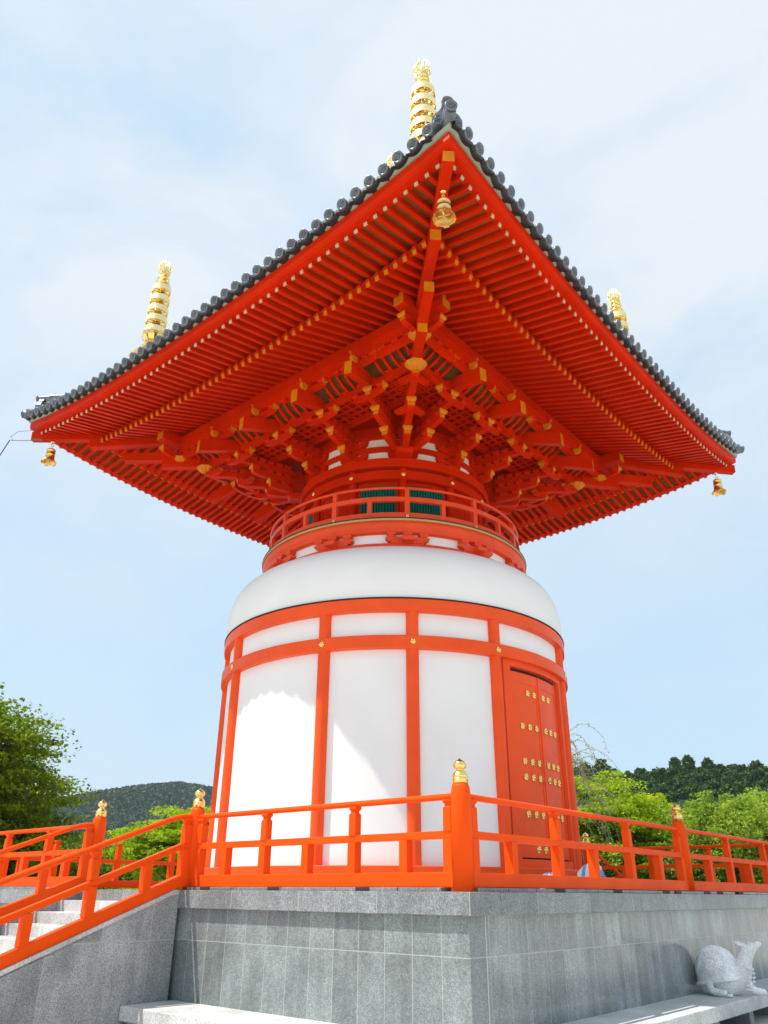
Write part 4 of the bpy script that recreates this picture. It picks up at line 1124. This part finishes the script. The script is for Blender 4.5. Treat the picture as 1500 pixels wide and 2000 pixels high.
# ------------------------------------------------------------------ vegetation
import numpy as np
def leafmat(name, c1, c2, tr=0.35, scale=1.2):
    m = bpy.data.materials.new(name); m.use_nodes = True
    n, l = m.node_tree.nodes, m.node_tree.links; n.clear()
    o = n.new('ShaderNodeOutputMaterial'); d = n.new('ShaderNodeBsdfPrincipled'); t = n.new('ShaderNodeBsdfTranslucent'); x = n.new('ShaderNodeMixShader')
    d.inputs['Roughness'].default_value = 0.6; d.inputs['Specular IOR Level'].default_value = 0.12
    g = n.new('ShaderNodeNewGeometry'); z = n.new('ShaderNodeTexNoise'); z.inputs['Scale'].default_value = scale; z.inputs['Detail'].default_value = 5; z.inputs['Roughness'].default_value = .7
    cm = n.new('ShaderNodeMix'); cm.data_type = 'RGBA'; cm.inputs['A'].default_value = (*c1, 1); cm.inputs['B'].default_value = (*c2, 1)
    r = n.new('ShaderNodeMapRange'); r.inputs['From Min'].default_value = .32; r.inputs['From Max'].default_value = .68
    l.new(g.outputs['Position'], z.inputs['Vector']); l.new(z.outputs['Fac'], r.inputs['Value']); l.new(r.outputs['Result'], cm.inputs['Factor'])
    l.new(cm.outputs['Result'], d.inputs['Base Color']); l.new(cm.outputs['Result'], t.inputs['Color'])
    x.inputs['Fac'].default_value = tr; l.new(d.outputs[0], x.inputs[1]); l.new(t.outputs[0], x.inputs[2]); l.new(x.outputs[0], o.inputs['Surface'])
    return m
L_MAPLE = leafmat('maple_leaf', (0.04, 0.12, 0.004), (0.36, 0.48, 0.012), .30)
L_MAPLE2 = leafmat('fresh_maple_leaf', (0.20, 0.36, 0.008), (0.56, 0.66, 0.02), .45)
L_LIGHT = leafmat('light_young_leaf', (0.18, 0.32, 0.03), (0.46, 0.58, 0.07), .42)
L_OLIVE = leafmat('pale_olive_leaf', (0.30, 0.33, 0.08), (0.52, 0.52, 0.16), .35)
L_DARK = leafmat('dark_evergreen_leaf', (0.012, 0.035, 0.010), (0.035, 0.070, 0.018), .1, 0.5)
L_CON = leafmat('conifer_needles', (0.022, 0.070, 0.016), (0.11, 0.19, 0.040), .15, 0.6)
L_FAR = leafmat('far_forest', (0.025, 0.06, 0.03), (0.06, 0.105, 0.045), .05, 0.06)
BARK = mat('grey_bark', (0.11, 0.09, 0.07), 0.9, var=0.4, vscale=8, bump=0.4)
TWIG = mat('pale_twig', (0.42, 0.40, 0.30), 0.8, var=0.2)
def leaves(cent, size, seed, flat=0.55, shape='maple'):
    """array of leaf centres -> mesh arrays of folded lobed leaves (5-point)"""
    rg = np.random.default_rng(seed); n = len(cent)
    nrm = rg.normal(size=(n, 3)) * flat; nrm[:, 2] += 1.0; nrm /= np.linalg.norm(nrm, axis=1)[:, None]
    a = rg.normal(size=(n, 3)); u = np.cross(nrm, a); u /= np.linalg.norm(u, axis=1)[:, None]; v = np.cross(nrm, u)
    s_ = size * rg.uniform(.65, 1.35, n)[:, None]
    P = np.stack([cent - u * s_ * .5, cent - v * s_ * .42 - nrm * s_ * .12, cent + u * s_ * .55 - nrm * s_ * .1, cent + v * s_ * .42 - nrm * s_ * .12], 1)
    return P.reshape(-1, 3)
def mesh_quads(name, V, m):
    n = len(V) // 4; me = bpy.data.meshes.new(name)
    me.vertices.add(len(V)); me.vertices.foreach_set('co', V.astype(np.float32).ravel())
    me.loops.add(4 * n); me.loops.foreach_set('vertex_index', np.arange(4 * n, dtype=np.int32))
    me.polygons.add(n); me.polygons.foreach_set('loop_start', np.arange(0, 4 * n, 4, dtype=np.int32)); me.polygons.foreach_set('loop_total', np.full(n, 4, dtype=np.int32))
    me.materials.append(m); me.update(); return me
def crown_points(blobs, nclump, nleaf, seed, cr_=(.55, .16), droop=.0):
    """layered sprays filling a few ellipsoids"""
    rg = np.random.default_rng(seed); out = []; tips = []
    vol = np.array([b[3] * b[4] * b[5] for b in blobs]); pr = vol / vol.sum()
    bumps = [rg.normal(size=(9, 3)) for _ in blobs]
    bumps = [b_ / np.linalg.norm(b_, axis=1)[:, None] for b_ in bumps]
    for _ in range(nclump):
        ib = rg.choice(len(blobs), p=pr); b = blobs[ib]
        d = rg.normal(size=3); d /= np.linalg.norm(d); rad = rg.uniform(.15, 1) ** .38
        rad *= .82 + .34 * max(0.0, float((bumps[ib] @ d).max())) ** 9
        c = np.array(b[:3]) + d * rad * np.array(b[3:6]); tips.append(c)
        k = int(nleaf * rg.uniform(.5, 1.4)); f = rg.uniform(.6, 1.35)
        q = np.clip(rg.normal(size=(k, 3)), -1.35, 1.35)
        h_ = np.array([d[0], d[1], 0]); h_ = h_ / (np.linalg.norm(h_) + 1e-6)
        q = (q + .75 * (q @ h_)[:, None] * h_) * np.array([cr_[0], cr_[0], cr_[1]]) * .42 * f
        # sprays fan outwards and tip over slightly
        q[:, 2] += -.18 * np.hypot(q[:, 0], q[:, 1]) + .12 * (q @ np.array([d[0], d[1], 0]))
        out.append(c + q)
    return np.concatenate(out), tips
def tree(label, cat, loc, blobs, nclump, nleaf, size, m, seed, trunk_r=.16, group=None, name='maple_tree', cr_=(.55, .16), flat=.55, nlimb=9):
    t = thing(name, label, cat, loc, 0, group)
    P, tips = crown_points(blobs, nclump, nleaf, seed, cr_)
    P = P[P[:, 2] > 0.05]
    put('crown', mesh_quads('crown', leaves(P, size, seed, flat), m), t)
    r_ = random.Random(seed); g = MB()
    zc = min(b[2] - b[5] * .4 for b in blobs); zc = max(.8, zc)
    base = [(0, 0, -.1), (.08, .05, zc * .5), (.02, .1, zc)]
    g.tube(base, trunk_r, 9, rs=[trunk_r * 1.25, trunk_r, trunk_r * .8])
    for k in range(nlimb):
        e = tips[r_.randrange(len(tips))]; s0 = Vector((.02, .1, zc * r_.uniform(.6, 1.0)))
        e = Vector(tuple(e)); m1 = s0.lerp(e, .4) + Vector((r_.uniform(-.2, .2), r_.uniform(-.2, .2), .15 * (e - s0).length))
        m2 = s0.lerp(e, .75) + Vector((r_.uniform(-.2, .2), r_.uniform(-.2, .2), .08 * (e - s0).length))
        g.tube([s0, m1, m2, e], .05, 6, rs=[trunk_r * .55, trunk_r * .36, trunk_r * .2, .012])
        for _ in range(2):
            e2 = Vector(tuple(tips[r_.randrange(len(tips))]))
            if (e2 - m2).length < 2.2: g.tube([m2, m2.lerp(e2, .5) + Vector((0, 0, .1)), e2], .03, 5, rs=[trunk_r * .2, .03, .01])
    g.build('trunk', BARK, t)
    return t
CAMX, CAMY = 11.508, -13.841
def at(u, d):
    """plan position at horizontal distance d along the sight line of photo column u"""
    a = math.atan2(0.682, -0.584) - math.atan2((u - 750), 1691.0)
    return (CAMX + d * C(a), CAMY + d * S(a), -1.75)
G_T = 'fresh green trees behind the platform'
tree('large dense maple filling the left edge of the picture', 'tree', at(-205, 26), [(0, 0, 4.4, 3.9, 3.9, 2.4), (.9, 1.2, 2.3, 3.2, 3.2, 1.9), (-.9, -.6, 6.0, 2.2, 2.2, 1.2), (1.0, 0.6, 5.7, 1.6, 1.6, .9)], 900, 340, .092, L_MAPLE, 11, .24, G_T, cr_=(.85, .17), nlimb=26)
tree('bright green maple between the two gold post caps at the left', 'tree', at(330, 33), [(0, 0, 3.1, 1.9, 1.9, 1.3), (-1.6, -.4, 2.7, 1.1, 1.1, .9), (1.6, .9, 3.6, 1.6, 1.6, 1.3), (.2, .1, 4.2, .9, .9, .6), (-1.9, -1.0, 3.9, .5, .5, .35)], 300, 240, .095, L_MAPLE2, 12, .15, G_T, cr_=(.7, .15))
tree('bright yellow-green maple just right of the pagoda door', 'tree', at(1165, 32), [(0, 0, 4.6, 2.2, 2.2, 1.5), (.9, .8, 2.9, 2.5, 2.5, 1.6), (-1.2, -.8, 3.6, 1.6, 1.6, 1.5), (.8, .7, 4.3, 2.0, 2.0, .9)], 420, 270, .095, L_MAPLE2, 13, .18, G_T, cr_=(.75, .16), nlimb=18)
tree('loose light green tree with upright twigs at the right edge', 'tree', at(1500, 30), [(0, 0, 3.0, 2.6, 2.6, 1.7), (-.9, -.8, 3.6, 1.4, 1.4, 1.1), (.4, .3, 4.1, 1.0, 1.0, .7)], 420, 170, .085, L_LIGHT, 14, .10, G_T, 'broadleaf_tree', cr_=(.34, .45), flat=1.1, nlimb=20)
tree('pale olive bush behind the right gold post cap', 'bush', at(1372, 31), [(0, 0, 2.3, 1.4, 1.4, 1.3), (-.6, -.3, 1.7, 1.3, 1.3, 1.0)], 200, 170, .075, L_OLIVE, 15, .06, None, 'bush', cr_=(.35, .35), flat=1.0)
for k, (u, d, w, h, mm, lab) in enumerate((
        (40, 22.5, 2.3, 1.5, L_MAPLE, 'dark leafy bush at the left edge behind the stair railing'),
        (150, 30, 2.0, 2.2, L_DARK, 'dark evergreen bush below the big maple'),
        (262, 27, 1.6, 1.6, L_MAPLE2, 'bright bush seen through the far stair railing'),
        (385, 29, 1.7, 2.0, L_MAPLE, 'mid green bush left of the white pagoda wall'),
        (1135, 29, 1.5, 2.6, L_DARK, 'dark evergreen bush right of the pagoda door'),
        (1235, 28, 1.6, 1.9, L_MAPLE, 'mid green bush behind the plastic bag'),
        (1330, 29, 1.7, 1.7, L_LIGHT, 'light green bush left of the right gold post cap'),
        (1440, 27, 1.8, 1.6, L_MAPLE, 'mid green bush seen through the right railing'),
        (1530, 27, 1.8, 1.9, L_LIGHT, 'light green bush at the far right edge'))):
    tree(lab, 'bush', at(u, d), [(0, 0, h * .55, w, w, h * .62)], 150, 180, .085, mm, 30 + k, .05, 'bushes behind the railings', 'bush', cr_=(.45, .3), flat=.9, nlimb=4)
tree('broad light green tree beyond the far right platform corner', 'tree', at(1760, 33), [(0, 0, 3.2, 3.2, 3.2, 2.2)], 380, 190, .10, L_LIGHT, 61, .14, G_T, 'broadleaf_tree', cr_=(.5, .3), flat=1.0)
tree('tall dark maple beyond the far left platform corner', 'tree', at(-420, 30), [(0, 0, 4.2, 3.4, 3.4, 2.6)], 420, 220, .10, L_MAPLE, 62, .2, G_T, cr_=(.8, .18))
# weeping cherry: thin arching strings with a few leaves
wc = thing('weeping_cherry', 'thin weeping cherry with bare hanging twigs in front of the right maple', 'tree', at(1120, 27))
g = MB(); r_ = random.Random(5); LP = []
g.tube([(0, 0, 0), (.1, .1, 2.5), (-.1, .2, 4.6), (-.3, .1, 6.0)], .1, 8, rs=[.15, .12, .08, .04])
rgt = Vector((0.76, 0.648, 0))
for k in range(38):
    z0 = r_.uniform(3.4, 6.2); ln = r_.uniform(.7, 2.3); a = r_.uniform(-.9, .9)
    dirv = (rgt * (r_.uniform(.25, 1.0)) + Vector((-.65, .76, 0)) * a).normalized()
    pts = [Vector((-.1, .15, z0))]
    drop = r_.uniform(1.2, 3.4)
    for q in range(1, 10):
        t = q / 9
        pts.append(Vector((-.1, .15, z0)) + dirv * (ln * (1 - (1 - t) ** 1.8)) + Vector((r_.uniform(-.03, .03), r_.uniform(-.03, .03), .65 * math.sin(min(1, t * 2.2) * PI * .5) * min(1, ln / 1.5) - drop * max(0, t - .25) ** 1.5)))
    g.tube(pts, .007, 5, rs=[.014 - .0011 * q for q in range(10)])
    for q in range(2, 10):
        for _ in range(4): LP.append(pts[q].lerp(pts[q - 1], r_.random()) + Vector((r_.uniform(-.05, .05), r_.uniform(-.05, .05), r_.uniform(-.06, .04))))
g.build('trunk', TWIG, wc)
put('crown', mesh_quads('crown', leaves(np.array([tuple(p) for p in LP]), .055, 3, 1.0), L_OLIVE), wc)

# ------------------------------------------------------------------ hills and woods
def hill(name, prof, d0, d1, m, ext=0):
    """prof: (u, ridge slope) ; rises from the ground at distance d0 to the ridge at d1"""
    g = MB(); n = len(prof); rows = 10
    for i, (u, sl) in enumerate(prof):
        for j in range(rows + 3):
            t = j / rows
            if j <= rows: d = d0 + (d1 - d0) * t; z = -2 + (sl * d1 + 2) * (S(t * PI / 2) ** 1.2 if t < 1 else 1)
            else: d = d1 + (d1 - d0) * .5 * (j - rows); z = (sl * d1) * (1 - .55 * (j - rows))
            p = at(u, d); g.v.append((p[0], p[1], z))
    k = rows + 3
    for i in range(n - 1):
        for j in range(k - 1):
            g.f.append((i * k + j, (i + 1) * k + j, (i + 1) * k + j + 1, i * k + j + 1)); g.m.append(0); g.sm.append(True)
    return tag(g.build(name, m), kind='structure')
HILLM = mat('forest_floor', (0.025, 0.055, 0.018), 0.95, var=0.5, vscale=.15, spec=0.05)
def interp(prof, u):
    for (a, s1), (b, s2_) in zip(prof[:-1], prof[1:]):
        if a <= u <= b: return s1 + (s2_ - s1) * (u - a) / (b - a)
    return prof[0][1] if u < prof[0][0] else prof[-1][1]
LH = [(-500, .042), (0, .070), (120, .087), (180, .0935), (230, .0985), (290, .1030), (335, .1055), (380, .1025), (450, .097), (560, .094), (700, .082), (900, .07), (1100, .05)]
hill('far_hill', LH, 420, 700, HILLM)
RH = [(760, .08), (950, .097), (1090, .106), (1150, .1095), (1200, .111), (1260, .108), (1330, .1065), (1400, .106), (1450, .101), (1510, .098), (1600, .095), (1800, .09)]
hill('near_hill', RH, 95, 175, HILLM)
def conifer_mesh(seed, h=9.0, r=1.9, n=2600, size=.42, m=None, round_=.75):
    rg = np.random.default_rng(seed)
    lev = rg.uniform(0.02, 1, n) ** 0.9            # 0 top .. 1 base
    nb = 11; ang = rg.uniform(0, 2 * PI, n)
    lob = 1 + .22 * np.sin(ang * 3 + seed) * lev + .25 * np.sin(lev * 34 + ang * 2)
    rad = r * lev ** round_ * lob * rg.uniform(.55, 1.0, n)
    P = np.stack([rad * np.cos(ang), rad * np.sin(ang), h * (1 - lev * .88) + rg.normal(size=n) * .1], 1)
    return mesh_quads('crown', leaves(P, size, seed, .8), m)
con = [(conifer_mesh(50 + k, h, r, 4600, sz * .7, L_CON, rd), h) for k, (h, r, sz, rd) in enumerate(((8.5, 2.9, .5, .55), (9.2, 3.0, .5, .5), (7.8, 3.1, .5, .42), (9.8, 2.7, .5, .6), (7.6, 3.4, .5, .38)))]
g = MB(); g.tube([(0, 0, -1.5), (0, 0, 3), (0, 0, 7.2)], .16, 6, rs=[.2, .15, .04]); con_tr = g.mesh('trunk', BARK)
rw = random.Random(21); placed = []
def slope_z(prof, d0, d1, u, t): 
    sl = interp(prof, u); return -2 + (sl * d1 + 2) * (S(min(1, t) * PI / 2) ** 1.2)
row = 0
for t in (1.06, 1.0, .95, .89, .83, .76, .69, .61):
    d = 95 + 80 * t; step = 2.1 * 1691 / d; u = 1085 + (row % 2) * step / 2
    while u < 1640:
        uu = u + rw.uniform(-.3, .3) * step; dd = d + rw.uniform(-3, 3); p = at(uu, dd); placed.append((uu, p, slope_z(RH, 95, 175, uu, min(1, (dd - 95) / 80))))
        u += step
    row += 1
posw = ['far left end', 'left part', 'middle', 'right part', 'far right end']
rown = ['on the ridge line', 'just below the ridge line', 'high on the slope', 'on the upper slope', 'on the middle slope', 'on the lower middle slope', 'on the lower slope', 'at the foot of the slope']
for k, (uu, p, z) in enumerate(placed[:300]):
    me, h = con[rw.randrange(5)]
    t = thing('conifer', 'dark green conifer standing in the dense wood on the right hill', 'tree', (p[0], p[1], z - 5.6), rw.uniform(0, 6.28), 'dark conifers on the right hill')
    s_ = rw.choice((rw.uniform(.72, .95), rw.uniform(.9, 1.25))); t.scale = (s_ * 1.05, s_ * 1.05, s_)
    put('crown', me, t); put('trunk', con_tr, t)
# far wood: one mass of small crowns
rg = np.random.default_rng(8); pts = []
for _ in range(5200):
    t = rg.uniform(.25, 1.02); u = rg.uniform(60, 560); d = 420 + 280 * t; p = at(u, d)
    pts.append((p[0], p[1], slope_z(LH, 420, 700, u, min(t, 1))))
pts = np.array(pts); V = []
for k in range(26):
    lev = rg.uniform(0, 1, len(pts)); ang = rg.uniform(0, 2 * PI, len(pts)); rad = 3.4 * lev ** .6
    V.append(leaves(pts + np.stack([rad * np.cos(ang), rad * np.sin(ang), 9.0 * (1 - lev) - 3.5], 1), 2.3, 900 + k, .8))
tag(put('far_wood', mesh_quads('far_wood', np.concatenate(V), L_FAR)), kind='stuff')

# ------------------------------------------------------------------ air
hz_ = MB(); hz_.box((0, 0, 53.5), (1150, 1150, 56.25))
HZ = bpy.data.materials.new('pale_air'); HZ.use_nodes = True
_n, _l = HZ.node_tree.nodes, HZ.node_tree.links
_n.clear(); _o = _n.new('ShaderNodeOutputMaterial'); _v = _n.new('ShaderNodeVolumePrincipled')
_v.inputs['Color'].default_value = (0.80, 0.90, 1.0, 1); _v.inputs['Density'].default_value = 0.00020; _v.inputs['Anisotropy'].default_value = 0.2
_l.new(_v.outputs[0], _o.inputs['Volume'])
tag(hz_.build('haze', HZ), kind='stuff')
